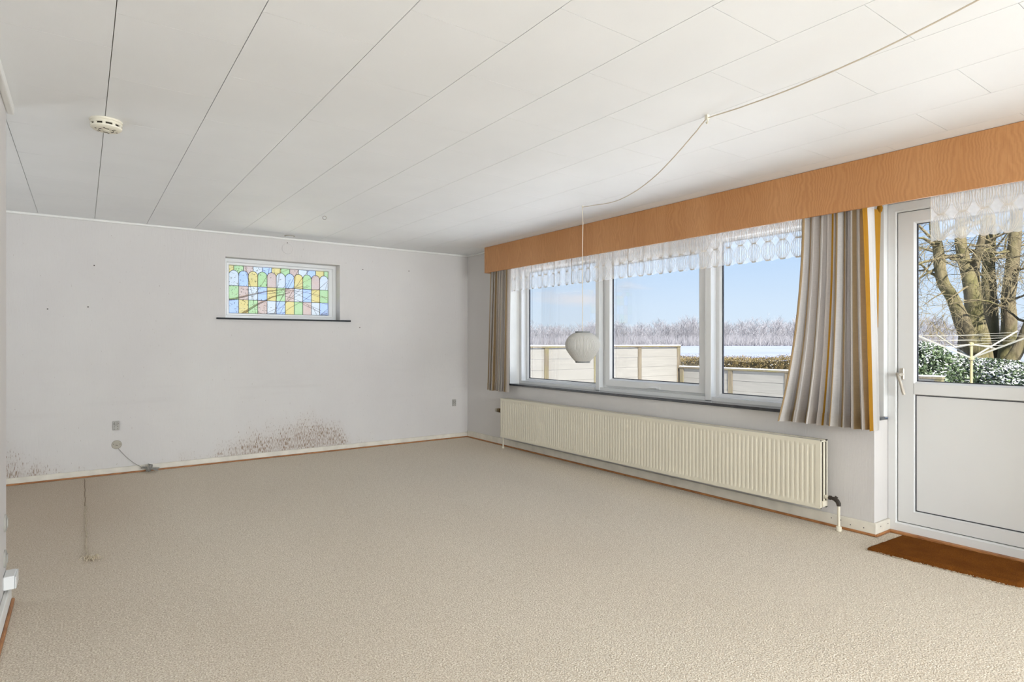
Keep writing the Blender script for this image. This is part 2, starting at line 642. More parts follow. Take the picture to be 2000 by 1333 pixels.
# ------------------------------------------------------------------ room shell
H = 2.318
EY = lambda a, b, d: (d, a, b)       # plane of the window wall: a = y, b = z, depth = x
NX = lambda a, b, d: (a, d, b)       # plane of the far wall: a = x, b = z, depth = y
YB = -11.5                           # rear wall
XN = -6.8                            # end of the alcove on the left
XW, YC = -4.30, -2.95                # left wall and its outer corner

fl = MB().box(XN - 0.3, 0.27, YB - 0.3, 0.3, -0.12, 0.0)
tag(obj('floor', fl, 'carpet'), 'beige speckled wall-to-wall carpet covering the floor', 'carpet floor', kind='structure')

# far wall with the small window opening
W2 = (-2.842, -1.668, 1.452, 2.072)
m = MB()
m.box(XN, W2[0], 0, 0.3, -0.1, H + 0.1).box(W2[1], 0.3, 0, 0.3, -0.1, H + 0.1)
m.box(W2[0], W2[1], 0, 0.3, -0.1, W2[2]).box(W2[0], W2[1], 0, 0.3, W2[3], H + 0.1)
tag(obj('wall_north', m, 'wallpaper_mould'), 'white papered far wall with brown mould above the skirting', 'wall', kind='structure')

# window wall
Y0, Y1, YD = -0.93, -4.855, -5.93
ZS, ZH = 0.713, 2.09
m = MB()
m.box(0, 0.3, 0, Y0, -0.1, H + 0.1).box(0, 0.3, Y0, Y1, -0.1, ZS).box(0, 0.3, Y0, YD, ZH, H + 0.1).box(0, 0.3, YD, YB, -0.1, H + 0.1)
tag(obj('wall_east', m, 'wallpaper'), 'white papered wall with the picture window and garden door', 'wall', kind='structure')

# left wall (near stub), alcove and rear walls
m = MB().box(XW - 0.14, XW, YC, YB, -0.1, H + 0.1, 0)
tag(obj('wall_west', m, 'wallpaper'), 'white wall end cut by the left picture edge', 'wall', kind='structure')
m = MB().box(XN - 0.3, XN, 0.3, YC - 0.3, -0.1, H + 0.1).box(XN, XW - 0.14, YC, YC - 0.14, -0.1, H + 0.1)
tag(obj('wall_alcove', m, 'wallpaper'), 'white walls closing the alcove behind the wall end', 'wall', kind='structure')
m = MB().box(XW - 0.3, 0.3, YB, YB - 0.3, -0.1, H + 0.1)
tag(obj('wall_south', m, 'wallpaper'), 'white rear wall behind the photographer', 'wall', kind='structure')

# ceiling: slab and boards 40 x 60 cm in running bond
m = MB().box(XN - 0.3, 0.3, YB - 0.3, 0.3, H + 0.012, H + 0.2)
ceil = obj('ceiling', m, 'ceiling_joint')
tag(ceil, 'white ceiling of staggered rectangular boards with fine joints', 'ceiling', kind='structure')
PL = 0.597
cache = {}
def board(xa, xb, ya, yb):
    key = (round(xb - xa, 4), round(ya - yb, 4))
    if key not in cache:
        gx, gy = 0.0014, 0.0010
        mb = MB().box(gx, xb - xa - gx, -(ya - yb) + gy, -gy, 0.0, 0.013, 0.0)
        cache[key] = mesh_of(mb, 'ceiling_board', 'ceiling_board')
    o = bpy.data.objects.new('ceiling_board', cache[key])
    COL.objects.link(o)
    o.parent = ceil
    o.location = (xa, ya, H)
for k in range(-5, 12):
    xa, xb = -4.721 + 0.4 * k, -4.721 + 0.4 * (k + 1)
    xb = min(xb, 0.0)
    if xb < XN:
        continue
    off = -3.86 if k % 2 else -3.5615
    j = off % -PL           # first joint below y = 0
    ys = [0.0]
    y = j
    low = -6.75 if k >= 0 else YC
    while y > low:
        if ys[-1] - y > 0.03:
            ys.append(y)
        y -= PL
    ys.append(y)
    for a, b in zip(ys, ys[1:]):
        if k >= 0 or a > YC:
            board(xa, xb, a, b)
# plain boarding over the part behind the photographer
m = MB().box(XN, 0.0, -7.3, YB, H, H + 0.013).box(XN, -4.34, YC, -7.3, H, H + 0.013)
tag(obj('ceiling_boarding', m, 'ceiling_board', ceil), None)

# cove strips between walls and ceiling
def strip(pts_a, pts_b, mat, name, label, cat='trim'):
    m = MB()
    for (x0, x1, y0, y1, z0, z1, bv) in pts_a:
        m.box(x0, x1, y0, y1, z0, z1, bv)
    o = tag(obj(name, m, mat), label, cat, kind='structure')
    if pts_b:
        m = MB()
        for (x0, x1, y0, y1, z0, z1, bv) in pts_b:
            m.box(x0, x1, y0, y1, z0, z1, bv)
        obj('wood_strip', m, 'stained_wood_strip', o)
    return o
strip([(XN, 0, 0, -0.016, H - 0.020, H, 0.004)], None, 'white_trim', 'trim_1', 'thin white strip between far wall and ceiling')
strip([(0, -0.016, -0.016, -0.70, H - 0.020, H, 0.004)], None, 'white_trim', 'trim_2', 'short white ceiling strip between corner and wooden pelmet')
strip([(XW, XW + 0.028, YC + 0.03, YB, H - 0.042, H, 0.006)], None, 'white_trim', 'trim_3', 'white ceiling moulding cut by the left picture edge')

strip([(XN, 0, 0, -0.016, 0.012, 0.062, 0.003)], [(XN, -0.02, -0.014, -0.027, 0.0, 0.014, 0.004)], 'old_white_paint', 'baseboard_north', 'yellowed white skirting board along the mouldy far wall', 'skirting')
strip([(0, -0.016, -0.016, Y1 - 0.016, 0.012, 0.082, 0.003), (0, 0.185, Y1, Y1 - 0.016, 0.012, 0.082, 0.003)],
      [(-0.014, -0.027, -0.02, Y1 - 0.02, 0.0, 0.016, 0.004), (-0.02, 0.185, Y1 - 0.014, Y1 - 0.027, 0.0, 0.016, 0.004)],
      'old_white_paint', 'baseboard_east', 'white skirting board under the picture window', 'skirting')
strip([(XW, XW + 0.02, YC, YB, 0.012, 0.085, 0.004)], [(XW + 0.018, XW + 0.032, YC + 0.0, YB, 0.0, 0.016, 0.004)], 'white_trim', 'baseboard_west', 'white skirting board at the left picture edge', 'skirting')
bbe = bpy.data.objects['baseboard_east']
for yy in (-4.60, -4.66, -4.72, -4.80):
    zz = 0.055 if int(yy * 100) % 4 else 0.040
    obj('nail_head', MB().lathe([(0.0035, -0.0162), (0.0035, -0.0175), (0.0, -0.0178)], 8, 'x', (0, yy, zz)), 'nail_dark', bbe)
for xx in (0.05, 0.15):
    obj('nail_head', MB().lathe([(0.0035, -0.0162), (0.0035, -0.0175), (0.0, -0.0178)], 8, 'y', (xx, Y1, 0.055)), 'nail_dark', bbe)
# ------------------------------------------------------------------ picture window
XF, XG = 0.13, 0.20
w1 = thing('window_1', (0.13, -2.9, 0.735), 'wide white three-part picture window above the radiator', 'window', kind='structure')
m = MB()
FW = 0.055
ZB, ZT = 0.735, ZH
m.frame([(Y0, Y1, ZB, ZT, 0.26), (Y0, Y1, ZB, ZT, XF), (Y0 - FW, Y1 + 0.075, ZB + 0.03, ZT - FW, XF), (Y0 - FW, Y1 + 0.075, ZB + 0.03, ZT - FW, 0.26)], EY)
obj('outer_frame', m, 'upvc', w1)
M1, M2 = (-2.226, -2.281), (-3.512, -3.572)
for a, b in (M1, M2):
    obj('mullion', MB().box(XF - 0.008, 0.26, a, b, ZB + 0.0006, ZT - 0.03, 0.004), 'upvc', w1)
def glazing(a0, a1, z0, z1, prof, xg, parent, beadname='sash'):
    """frame ring stepping inward and back, dark gasket, pane"""
    s = -1
    loops = []
    for ins, d in prof:
        loops.append((a0 + s * ins, a1 - s * ins, z0 + ins, z1 - ins, d))
    fr = obj(beadname, MB().frame(loops, EY), 'upvc', parent)
    ins = prof[-1][0]
    g0, g1, h0, h1 = a0 + s * ins, a1 - s * ins, z0 + ins, z1 - ins
    g = 0.006
    gk = MB().frame([(g0, g1, h0, h1, xg - 0.006), (g0 - g, g1 + g, h0 + g, h1 - g, xg - 0.004), (g0 - g, g1 + g, h0 + g, h1 - g, xg + 0.01)], EY)
    obj('gasket', gk, 'gasket', fr)
    obj('pane', MB().box(xg, xg + 0.02, g0, g1, h0, h1), 'clear_glass', fr)
    return fr
fixp = [(0.0, 0.25), (0.0, XG - 0.01), (0.03, XG - 0.01), (0.045, XG + 0.004), (0.045, XG + 0.02)]
glazing(Y0 - FW, M1[0], ZB + 0.012, 2.065, fixp, XG + 0.012, w1, 'fixed_frame')
glazing(M2[1], Y1 + 0.075, ZB + 0.012, 2.065, fixp, XG + 0.012, w1, 'fixed_frame')
shp = [(0.0, 0.25), (0.0, 0.165), (0.004, 0.160), (0.060, 0.160), (0.075, 0.180), (0.075, 0.195)]
# thin recess frame around the opening sash
m = MB().frame([(M1[1], M2[0], ZB + 0.02, 2.05, 0.24), (M1[1], M2[0], ZB + 0.02, 2.05, 0.185), (M1[1] - 0.03, M2[0] + 0.012, ZB + 0.05, 2.035, 0.185), (M1[1] - 0.03, M2[0] + 0.012, ZB + 0.05, 2.035, 0.24)], EY)
obj('sash_rebate', m, 'upvc', w1)
sash = glazing(-2.325, -3.490, 0.782, 2.030, shp, 0.19, w1, 'opening_sash')
hn = obj('handle', MB().box(0.160, 0.150, -2.86, -3.02, 0.787, 0.812, 0.003).box(0.152, 0.130, -2.90, -3.00, 0.795, 0.806, 0.004), 'upvc', w1, smooth=True)
obj('window_sill', MB().box(-0.022, XF + 0.01, -0.80, Y0, ZS, 0.735, 0.003).box(-0.022, 0.14, Y0, Y1 - 0.004, ZS, 0.735, 0.003), 'slate', w1)['label'] = 'dark slate window sill'
# head lining above the frame hidden behind the pelmet, white plaster reveal at the corner side
obj('reveal', MB().box(0.0, XF, Y0, Y0 - 0.006, 0.735, ZH), 'white_trim', w1)

# ------------------------------------------------------------------ garden door
d1 = thing('door_1', (0.2, -5.4, 0.0), 'white garden door with glazed top and solid lower panel', 'door', kind='structure')
XD = 0.20
m = MB().frame([(Y1, YD, 0.012, ZH, 0.28), (Y1, YD, 0.012, ZH, XD - 0.012), (Y1 - 0.004, YD + 0.004, 0.016, ZH - 0.004, XD - 0.016), (Y1 - 0.046, YD + 0.046, 0.062, ZH - 0.052, XD - 0.016), (Y1 - 0.052, YD + 0.052, 0.070, ZH - 0.060, XD - 0.004), (Y1 - 0.052, YD + 0.052, 0.070, ZH - 0.060, 0.27)], EY)
obj('door_frame', m, 'upvc', d1)
LA, LB = Y1 - 0.056, YD + 0.056
lf = obj('door_leaf', MB().frame([(LA, LB, 0.074, 2.026, 0.26), (LA, LB, 0.074, 2.026, XD - 0.004), (LA - 0.004, LB + 0.004, 0.078, 2.022, XD - 0.008), (LA - 0.09, LB + 0.09, 0.150, 1.958, XD - 0.008), (LA - 0.09, LB + 0.09, 0.150, 1.958, 0.25)], EY), 'upvc', d1)
obj('middle_rail', MB().box(XD - 0.008, 0.25, LA - 0.088, LB + 0.088, 0.886, 0.952, 0.0), 'upvc', lf)
GA, GB = LA - 0.09, LB + 0.09
m = MB().frame([(GA, GB, 0.952, 1.958, XD - 0.008), (GA - 0.012, GB + 0.012, 0.964, 1.946, XD + 0.006), (GA - 0.012, GB + 0.012, 0.964, 1.946, XD + 0.02)], EY)
m.frame([(GA, GB, 0.150, 0.886, XD - 0.008), (GA - 0.006, GB + 0.006, 0.156, 0.880, XD + 0.006), (GA - 0.006, GB + 0.006, 0.156, 0.880, XD + 0.02)], EY)
obj('bead', m, 'upvc', lf)
g = 0.005
m = MB().frame([(GA - 0.012, GB + 0.012, 0.964, 1.946, XD + 0.006), (GA - 0.012 - g, GB + 0.012 + g, 0.964 + g, 1.946 - g, XD + 0.008), (GA - 0.012 - g, GB + 0.012 + g, 0.964 + g, 1.946 - g, XD + 0.02)], EY)
m.frame([(GA - 0.006, GB + 0.006, 0.156, 0.880, XD + 0.002), (GA - 0.006 - g, GB + 0.006 + g, 0.156 + g, 0.880 - g, XD + 0.003), (GA - 0.006 - g, GB + 0.006 + g, 0.156 + g, 0.880 - g, XD + 0.02)], EY)
obj('gasket', m, 'gasket', lf)
obj('glass_pane', MB().box(XD + 0.014, XD + 0.034, GA - 0.01, GB + 0.01, 0.960, 1.950), 'clear_glass', lf)
obj('lower_panel', MB().box(XD + 0.006, XD + 0.03, GA - 0.004, GB + 0.004, 0.152, 0.884), 'upvc', lf)
# dark rebate line round the leaf
m = MB().frame([(LA + 0.006, LB - 0.006, 0.068, 2.032, XD + 0.004), (LA, LB, 0.074, 2.026, XD + 0.004)], EY)
obj('rebate', m, 'gasket', d1)
hd = obj('handle_plate', MB().box(XD - 0.008, XD - 0.020, -4.925, -4.951, 0.972, 1.045, 0.004), 'aluminium', d1, smooth=True)
lev = MB()
lev.lathe([(0.0, -0.058), (0.011, -0.056), (0.012, -0.02), (0.013, 0.0)], 16, 'x', (XD - 0.018, -4.938, 1.005))
lev.tube([(XD - 0.062, -4.928, 1.012), (XD - 0.066, -4.938, 1.000), (XD - 0.066, -4.949, 0.960), (XD - 0.064, -4.962, 0.905), (XD - 0.062, -4.968, 0.882)], [0.010, 0.011, 0.009, 0.0105, 0.0095], 10)
obj('lever', lev, 'aluminium', hd, smooth=True)
obj('threshold', MB().box(0.155, 0.20, Y1 - 0.002, YD, 0.0, 0.016, 0.004), 'stained_wood_strip', d1)['label'] = 'brown wooden threshold strip'
# wall reveal above and door lining outside
obj('outer_step', MB().box(0.28, 0.62, Y1 - 0.01, YD + 0.01, -0.14, -0.02, 0.006), 'render_brick', d1)

# ------------------------------------------------------------------ stained-glass window
w2 = thing('window_2', (-2.25, 0.16, 1.46), 'small high window with pastel stained glass on the far wall', 'window', kind='structure')
ax0, ax1, az0, az1 = W2[0] , W2[1], W2[2] + 0.008, W2[3]
D0 = 0.13
fx0, fx1 = W2[0], W2[1]
m = MB().frame([(fx0, fx1, az0, az1, 0.28), (fx0, fx1, az0, az1, D0), (fx0 + 0.032, fx1 - 0.032, az0 + 0.026, az1 - 0.032, D0), (fx0 + 0.040, fx1 - 0.040, az0 + 0.034, az1 - 0.040, D0 + 0.014), (fx0 + 0.056, fx1 - 0.072, az0 + 0.048, az1 - 0.058, D0 + 0.014), (fx0 + 0.062, fx1 - 0.078, az0 + 0.052, az1 - 0.064, D0 + 0.03), (fx0 + 0.062, fx1 - 0.078, az0 + 0.052, az1 - 0.064, 0.186)], NX)
obj('window_frame', m, 'upvc', w2)
gx0, gx1, gz0, gz1 = fx0 + 0.062, fx1 - 0.078, az0 + 0.052, az1 - 0.064
obj('window_sill', MB().box(-2.925, -1.552, -0.030, 0.125, 1.440, 1.456, 0.0), 'slate_matt', w2)['label'] = 'thin dark slate sill'
GD0, GD1 = 0.166, 0.172
n_c = 11
cw = (gx1 - gx0) / n_c
gh = gz1 - gz0
zA, zB = gz0 + gh * 0.285, gz0 + gh * 0.575
zsp = gz0 + gh * 0.80          # spring of the arches
COLS = {'b': 'pane_blue', 'y': 'pane_yellow', 'g': 'pane_green', 'p': 'pane_pink', 'w': 'pane_white'}
def pane(poly, c):
    obj('glass_pane', MB().prism(poly, NX, GD0, GD1), COLS[c], w2)
def arch(i, k):
    """point k (0..12) along arch of column i from left spring to right"""
    a = PI - PI * k / 12
    return (gx0 + cw * (i + 0.5) + cw / 2 * math.cos(a), zsp + cw * 0.52 * math.sin(a))
r4, r3, r2, r1 = 'bygpwbygpwb', 'gpwbygpwbyg', 'wbygpwbygpw', 'ygpwbygpwbyg'
for i in range(n_c):
    a, b = gx0 + cw * i, gx0 + cw * (i + 1)
    pane([(a, gz0), (b, gz0), (b, zA), (a, zA)], r4[i])
    pane([(a, zA), (b, zA), (b, zB), (a, zB)], r3[i])
    pane([(a, zB), (b, zB)] + [arch(i, 12 - k) for k in range(13)], r2[i])
for i in range(n_c + 1):
    left = [arch(i - 1, k) for k in range(6, 13)] if i > 0 else [(gx0, zsp)]
    right = [arch(i, k) for k in range(0, 7)] if i < n_c else [(gx1, zsp)]
    lo = left + right[1 if i > 0 and i < n_c else 0:]
    x1_ = lo[-1][0]
    x0_ = lo[0][0]
    poly = lo + [(x1_, gz1), (x0_, gz1)]
    pane(poly, r1[i])
m = MB()
lw = 0.0028
def bar(p, q):
    m.tube([(p[0], GD0 - 0.001, p[1]), (q[0], GD0 - 0.001, q[1])], lw, 6)
for z in (zA, zB):
    bar((gx0, z), (gx1, z))
for i in range(n_c + 1):
    bar((gx0 + cw * i, gz0), (gx0 + cw * i, zsp))
for i in range(n_c):
    m.tube([(arch(i, k)[0], GD0 - 0.001, arch(i, k)[1]) for k in range(13)], lw, 6)
    bar(arch(i, 6), (arch(i, 6)[0], gz1))
for p, q in (((gx0, gz0), (gx1, gz0)), ((gx0, gz1), (gx1, gz1)), ((gx0, gz0), (gx0, gz1)), ((gx1, gz0), (gx1, gz1))):
    bar(p, q)
obj('lead_cames', m, 'lead_came', w2)

# ------------------------------------------------------------------ pelmet, curtains, lace
XP = -0.185
pel = thing('curtain_pelmet', (XP, -3.4, 2.02), 'long brown teak pelmet board over window and garden door', 'pelmet')
obj('front_board', MB().box(XP, XP + 0.018, -0.682, -6.6, 2.018, H - 0.002, 0.0015), 'teak_veneer', pel)
obj('end_board', MB().box(XP + 0.018, -0.002, -0.682, -0.700, 2.018, H - 0.022, 0.001), 'teak_veneer', pel)
obj('curtain_rail', MB().box(-0.13, -0.105, -0.70, -6.6, 2.24, 2.262).box(-0.075, -0.05, -0.70, -6.6, 2.24, 2.262), 'white_trim', pel)

def sheet(name, parent, mat, path_top, path_bot, z_top, z_bot, nv=40, uvw=1.0, hem=None, ease=1.0, v0=0.0, dx=0.0):
    """cloth between two plan-view paths with equal counts; path = list of (x, y)"""
    m = MB()
    n = len(path_top)
    m.uv = []
    for j in range(nv + 1):
        v_ = v0 + (1 - v0) * j / nv
        e_ = v_ ** ease
        for i in range(n):
            a, b = path_top[i], path_bot[i]
            zb = z_bot[i] if isinstance(z_bot, list) else z_bot
            m.v.append((a[0] + (b[0] - a[0]) * e_ + dx, a[1] + (b[1] - a[1]) * e_, z_top + (zb - z_top) * v_))
            m.uv.append((uvw * i / (n - 1), 1 - v_))
    for j in range(nv):
        for i in range(n - 1):
            m.f.append((j * n + i, j * n + i + 1, (j + 1) * n + i + 1, (j + 1) * n + i))
    return obj(name, m, mat, parent, smooth='all', fix=False)

def fold_path(y0, y1, x0, amp, nf, n, ph, seed, sq=0.35, wseed=1):
    """plan-view line of a gathered cloth; fold widths are uneven but shared by equal wseed"""
    rw = random.Random(wseed)
    cum = [0.0]
    for _ in range(nf * 2):
        cum.append(cum[-1] + rw.uniform(0.45, 1.6))
    cum = [c_ / cum[-1] for c_ in cum]
    rnd = random.Random(seed)
    ks = [rnd.uniform(0.45, 1.35) for _ in range(nf * 2 + 4)]
    out = []
    k_ = 0
    for i in range(n):
        s_ = i / (n - 1)
        while k_ < nf * 2 - 1 and s_ > cum[k_ + 1]:
            k_ += 1
        f_ = (s_ - cum[k_]) / (cum[k_ + 1] - cum[k_])
        q = k_ + f_
        k = ks[int(q)] * (1 - (q % 1)) + ks[int(q) + 1] * (q % 1)
        a = PI * q + ph
        wv_ = math.sin(a)
        wv_ = math.copysign(abs(wv_) ** 0.8, wv_)
        yy = y0 + (y1 - y0) * s_ + (y1 - y0) / nf * sq * math.sin(2 * a) * 0.5 * (cum[k_ + 1] - cum[k_]) * nf * 2
        out.append((x0 + amp * k * wv_, yy))
    return out

# left curtain, a narrow bundle
cl = thing('curtain', (-0.12, -0.9, 0.65), 'narrow striped beige curtain bundle at the corner end of the pelmet', 'curtain', 'striped curtains')
tp = fold_path(-0.745, -1.135, -0.135, 0.020, 9, 220, 0.2, 4, 0.5)
bt = fold_path(-0.665, -1.085, -0.128, 0.032, 9, 220, 0.2, 9, 0.3)
sheet('cloth', cl, 'curtain_stripe', tp, bt, 2.235, [0.650 + 0.004 * math.sin(i / 12) for i in range(220)], 40, 0.95)
sheet('hem', cl, 'curtain_stripe', tp, bt, 2.235, [0.650 + 0.004 * math.sin(i / 12) for i in range(220)], 6, 0.95, v0=0.95, dx=-0.0022)
# right curtain, fuller, flaring at the hem
cr_ = thing('curtain', (-0.12, -4.6, 0.66), 'wide striped grey, sand and ochre curtain hanging beside the garden door', 'curtain', 'striped curtains')
tp = fold_path(-4.452, -4.842, -0.124, 0.028, 8, 300, 0.5, 11, 0.5, 5)
bt = fold_path(-4.270, -4.880, -0.120, 0.046, 8, 300, 0.5, 23, 0.30, 5)
hem = [0.672 + 0.003 * math.sin(i / 9) for i in range(300)]
sheet('cloth', cr_, 'curtain_stripe', tp, bt, 2.235, hem, 64, 0.92, ease=2.3)
sheet('hem', cr_, 'curtain_stripe', tp, bt, 2.235, hem, 6, 0.92, ease=2.3, v0=0.948, dx=-0.0022)
n = 60
tp2 = [(-0.155 + 0.142 * (i / (n - 1)), -4.852 - 0.012 * (i / (n - 1)) + 0.010 * math.sin(i / (n - 1) * 9)) for i in range(n)]
bt2 = [(-0.150 + 0.142 * (i / (n - 1)), -4.894 - 0.002 * (i / (n - 1)) + 0.006 * math.sin(i / (n - 1) * 8)) for i in range(n)]
sheet('turned_edge', cr_, 'curtain_turn', tp2, bt2, 2.06, 0.668, 40, 1.0, ease=0.8)
n = 16
tp3 = [(-0.014 + 0.062 * (i / (n - 1)), -4.862 - 0.012 * (i / (n - 1))) for i in range(n)]
bt3 = [(-0.012 + 0.004 * (i / (n - 1)), -4.880 - 0.001 * (i / (n - 1))) for i in range(n)]
sheet('ochre_lining', cr_, 'curtain_ochre', tp3, bt3, 2.035, 1.30, 30, 1.0, ease=0.9)
m = MB()
m.lathe([(0.0, -0.03), (0.014, -0.02), (0.017, 0.0), (0.012, 0.02), (0.0, 0.028)], 14, 'z', (0.035, -4.872, 2.045))
kn = obj('gathered_knot', m, 'curtain_ochre', cr_, smooth=True)

def lace(name_label, y0, y1, zb, ztop, waist, seed, spac, cat_group):
    rnd = random.Random(seed)
    th = thing('lace_valance', (-0.085, (y0 + y1) / 2, zb), name_label, 'valance', cat_group)
    # plan path: y positions with gathers
    L = abs(y1 - y0)
    ph = [rnd.uniform(0, 6.28) for _ in range(6)]
    def xat(y):
        d = (y0 - y)
        g_ = 0.55 + 0.45 * math.sin(d * 1.35 + ph[3])
        return -0.085 + g_ * (0.011 * math.sin(d * 31 + ph[0] + 1.6 * math.sin(d * 5 + ph[4])) + 0.007 * math.sin(d * 67 + ph[1])) + 0.006 * math.sin(d * 4 + ph[2])
    def zbot(y):
        d = (y0 - y) / spac
        return zb + 0.010 * abs(math.sin(PI * d)) - 0.004
    n_ = int(L / 0.006)
    pth = [(xat(y0 - L * i / n_), y0 - L * i / n_) for i in range(n_ + 1)]
    # scalloped hem along each motif
    sheet('voile', th, 'sheer_voile', pth, pth, ztop, [zbot(p_[1]) for p_ in pth], 10)
    m = MB()
    def ribbon(pts, wd):
        # flat thread lying on the cloth
        k0 = len(m.v)
        for i, (y, z) in enumerate(pts):
            a = pts[max(i - 1, 0)]; b = pts[min(i + 1, len(pts) - 1)]
            dy, dz = b[0] - a[0], b[1] - a[1]
            l_ = math.hypot(dy, dz) or 1
            ny, nz = -dz / l_ * wd / 2, dy / l_ * wd / 2
            m.v.append((xat(y) - 0.0012, y + ny, z + nz))
            m.v.append((xat(y) - 0.0012, y - ny, z - nz))
        for i in range(len(pts) - 1):
            q = k0 + 2 * i
            m.f.append((q, q + 1, q + 3, q + 2))
    nm = int(L / spac)
    hb = waist - zb - 0.004
    for c_ in range(nm):
        yc = y0 - spac * (c_ + 0.5) * L / (nm * spac)
        for tier in range(3):
            za, zz = zb + 0.004 + hb * tier, zb + 0.004 + hb * (tier + 1)
            for q in (-1, -0.72, -0.46, -0.2, 0.2, 0.46, 0.72, 1):
                pts = []
                for s_ in range(11):
                    u_ = s_ / 10
                    bulge = math.sin(PI * (0.06 + 0.88 * u_)) ** 0.62
                    pts.append((yc + q * spac * 0.46 * bulge, za + (zz - za) * u_))
                ribbon(pts, 0.0032)
            # little knots where the threads meet
            for zk in ((za, zz) if tier == 0 else (zz,)):
                ribbon([(yc - spac * 0.17, zk), (yc, zk - 0.002), (yc + spac * 0.17, zk)], 0.010)
    obj('embroidery', m, 'lace_thread', th, fix=False)
    for e_ in (y0, y1):
        obj('side_hem', MB().tube([(xat(e_), e_, ztop), (xat(e_), e_, zb + 0.01)], 0.0016, 5), 'lace_thread', th)
    return th
lace('white lace valance with lantern motifs over the picture window', -1.10, -4.47, 1.782, 2.235, 1.918, 5, 0.108, 'lace valances')
lace('white lace valance with lantern motifs over the garden door', -5.190, -6.2, 1.782, 2.235, 1.93, 8, 0.098, 'lace valances')

# ------------------------------------------------------------------ radiator
rad = thing('radiator', (-0.09, -2.77, 0.0), 'long cream ribbed panel radiator below the picture window', 'radiator')
RA, RB, RZ0, RZ1 = -0.950, -4.592, 0.130, 0.572
def ribbed(xf, xb, sgn):
    """pressed panel with upright flutes, front at xf"""
    m = MB()
    pitch = 0.03333
    nf = int((RA - RB - 0.03) / pitch)
    ys, dep = [RA], [1.0]
    y = RA - ((RA - RB) - nf * pitch) / 2
    for k in range(nf):
        for f_, d_ in ((0.06, 1.0), (0.22, 0.0), (0.50, 0.0), (0.66, 1.0)):
            ys.append(y - pitch * f_)
            dep.append(d_)
        y -= pitch
    ys.append(RB)
    dep.append(1.0)
    zl = [(RZ0 + 0.001, 1.0, 0), (RZ0 + 0.022, 1.0, 0), (RZ0 + 0.042, 0.0, 1), (RZ1 - 0.048, 0.0, 1), (RZ1 - 0.026, 1.0, 0), (RZ1 - 0.001, 1.0, 0)]
    amp = 0.0026
    n_ = len(ys)
    for z, flat, act in zl:
        for y_, d_ in zip(ys, dep):
            dd = 0.0 if act == 0 else (1 - d_)
            m.v.append((xf + sgn * amp * (dd if act else 0.0), y_, z))
    for j in range(len(zl) - 1):
        for i in range(n_ - 1):
            m.f.append((j * n_ + i, j * n_ + i + 1, (j + 1) * n_ + i + 1, (j + 1) * n_ + i))
    # rim and back
    e = 0.0015 * sgn
    m.box(xf + e, xb, RA, RA - 0.006, RZ0, RZ1, 0.0).box(xf + e, xb, RB, RB + 0.006, RZ0, RZ1, 0.0)
    m.box(xf + e, xb, RA, RB, RZ1 - 0.006, RZ1, 0.0).box(xf + e, xb, RA, RB, RZ0, RZ0 + 0.006, 0.0)
    return m
obj('front_panel', ribbed(-0.142, -0.124, 1), 'radiator_enamel', rad)
obj('rear_panel', ribbed(-0.068, -0.050, -1).box(-0.068, -0.062, RA, RB, RZ0, RZ1), 'radiator_enamel', rad)
m = MB()
pitch = 0.0667
for k in range(int((RA - RB) / pitch)):
    y = RA - 0.03 - pitch * k
    m.box(-0.122, -0.070, y, y - 0.0012, RZ0 + 0.06, RZ1 - 0.03)
obj('convector_fins', m, 'radiator_enamel', rad)
obj('top_cover', MB().box(-0.126, -0.066, RA - 0.004, RB + 0.004, RZ1 - 0.012, RZ1 - 0.003), 'radiator_enamel', rad)
obj('side_cap', MB().box(-0.124, -0.068, RB + 0.002, RB + 0.010, RZ0 + 0.02, RZ1 - 0.014), 'dark_slot', rad)
m = MB()
m.box(-0.123, -0.069, RB + 0.0, RB - 0.010, RZ0 + 0.012, RZ0 + 0.05, 0.002).box(-0.106, -0.088, RB - 0.002, RB + 0.001, RZ0 + 0.05, RZ1 - 0.012)
obj('end_plate', m, 'radiator_enamel', rad)
vz = 0.205
m = MB()
m.tube([(-0.092, RB - 0.008, vz), (-0.092, RB - 0.030, vz)], 0.013, 12)
obj('pipe_union', m, 'radiator_enamel', rad, smooth=True)
m = MB()
m.tube([(-0.092, RB - 0.028, vz), (-0.091, RB - 0.045, vz)], 0.014, 6)
m.tube([(-0.091, RB - 0.043, vz), (-0.088, RB - 0.060, vz - 0.003), (-0.084, RB - 0.078, vz - 0.014), (-0.082, RB - 0.086, vz - 0.030), (-0.082, RB - 0.087, vz - 0.045)], [0.010, 0.012, 0.014, 0.014, 0.012], 10)
m.tube([(-0.086, RB - 0.066, vz - 0.002), (-0.080, RB - 0.074, vz + 0.012)], 0.010, 6)
obj('elbow_valve', m, 'iron_dark', rad, smooth=True)
m = MB()
m.tube([(-0.082, RB - 0.087, vz - 0.042), (-0.082, RB - 0.087, 0.0)], 0.0085, 12)
m.lathe([(0.016, 0.0), (0.017, 0.004), (0.017, 0.026), (0.014, 0.030), (0.0086, 0.031)], 16, 'z', (-0.082, RB - 0.087, 0.001))
obj('feed_pipe', m, 'radiator_enamel', rad, smooth=True)
m = MB()
m.tube([(-0.110, RA + 0.004 - 0.012, RZ0 + 0.01), (-0.110, RA - 0.008, 0.0)], 0.008, 12)
m.lathe([(0.013, 0.0), (0.014, 0.004), (0.014, 0.018), (0.0082, 0.020)], 16, 'z', (-0.110, RA - 0.008, 0.001))
obj('support_foot', m, 'radiator_enamel', rad, smooth=True)
m = MB()
m.lathe([(0.024, 0.105), (0.025, 0.100), (0.025, 0.060), (0.014, 0.056), (0.010, -0.004)], 20, 'y', (-0.100, RA, 0.424))
vk = obj('valve_knob', m, 'brass_dark', rad, smooth=True)
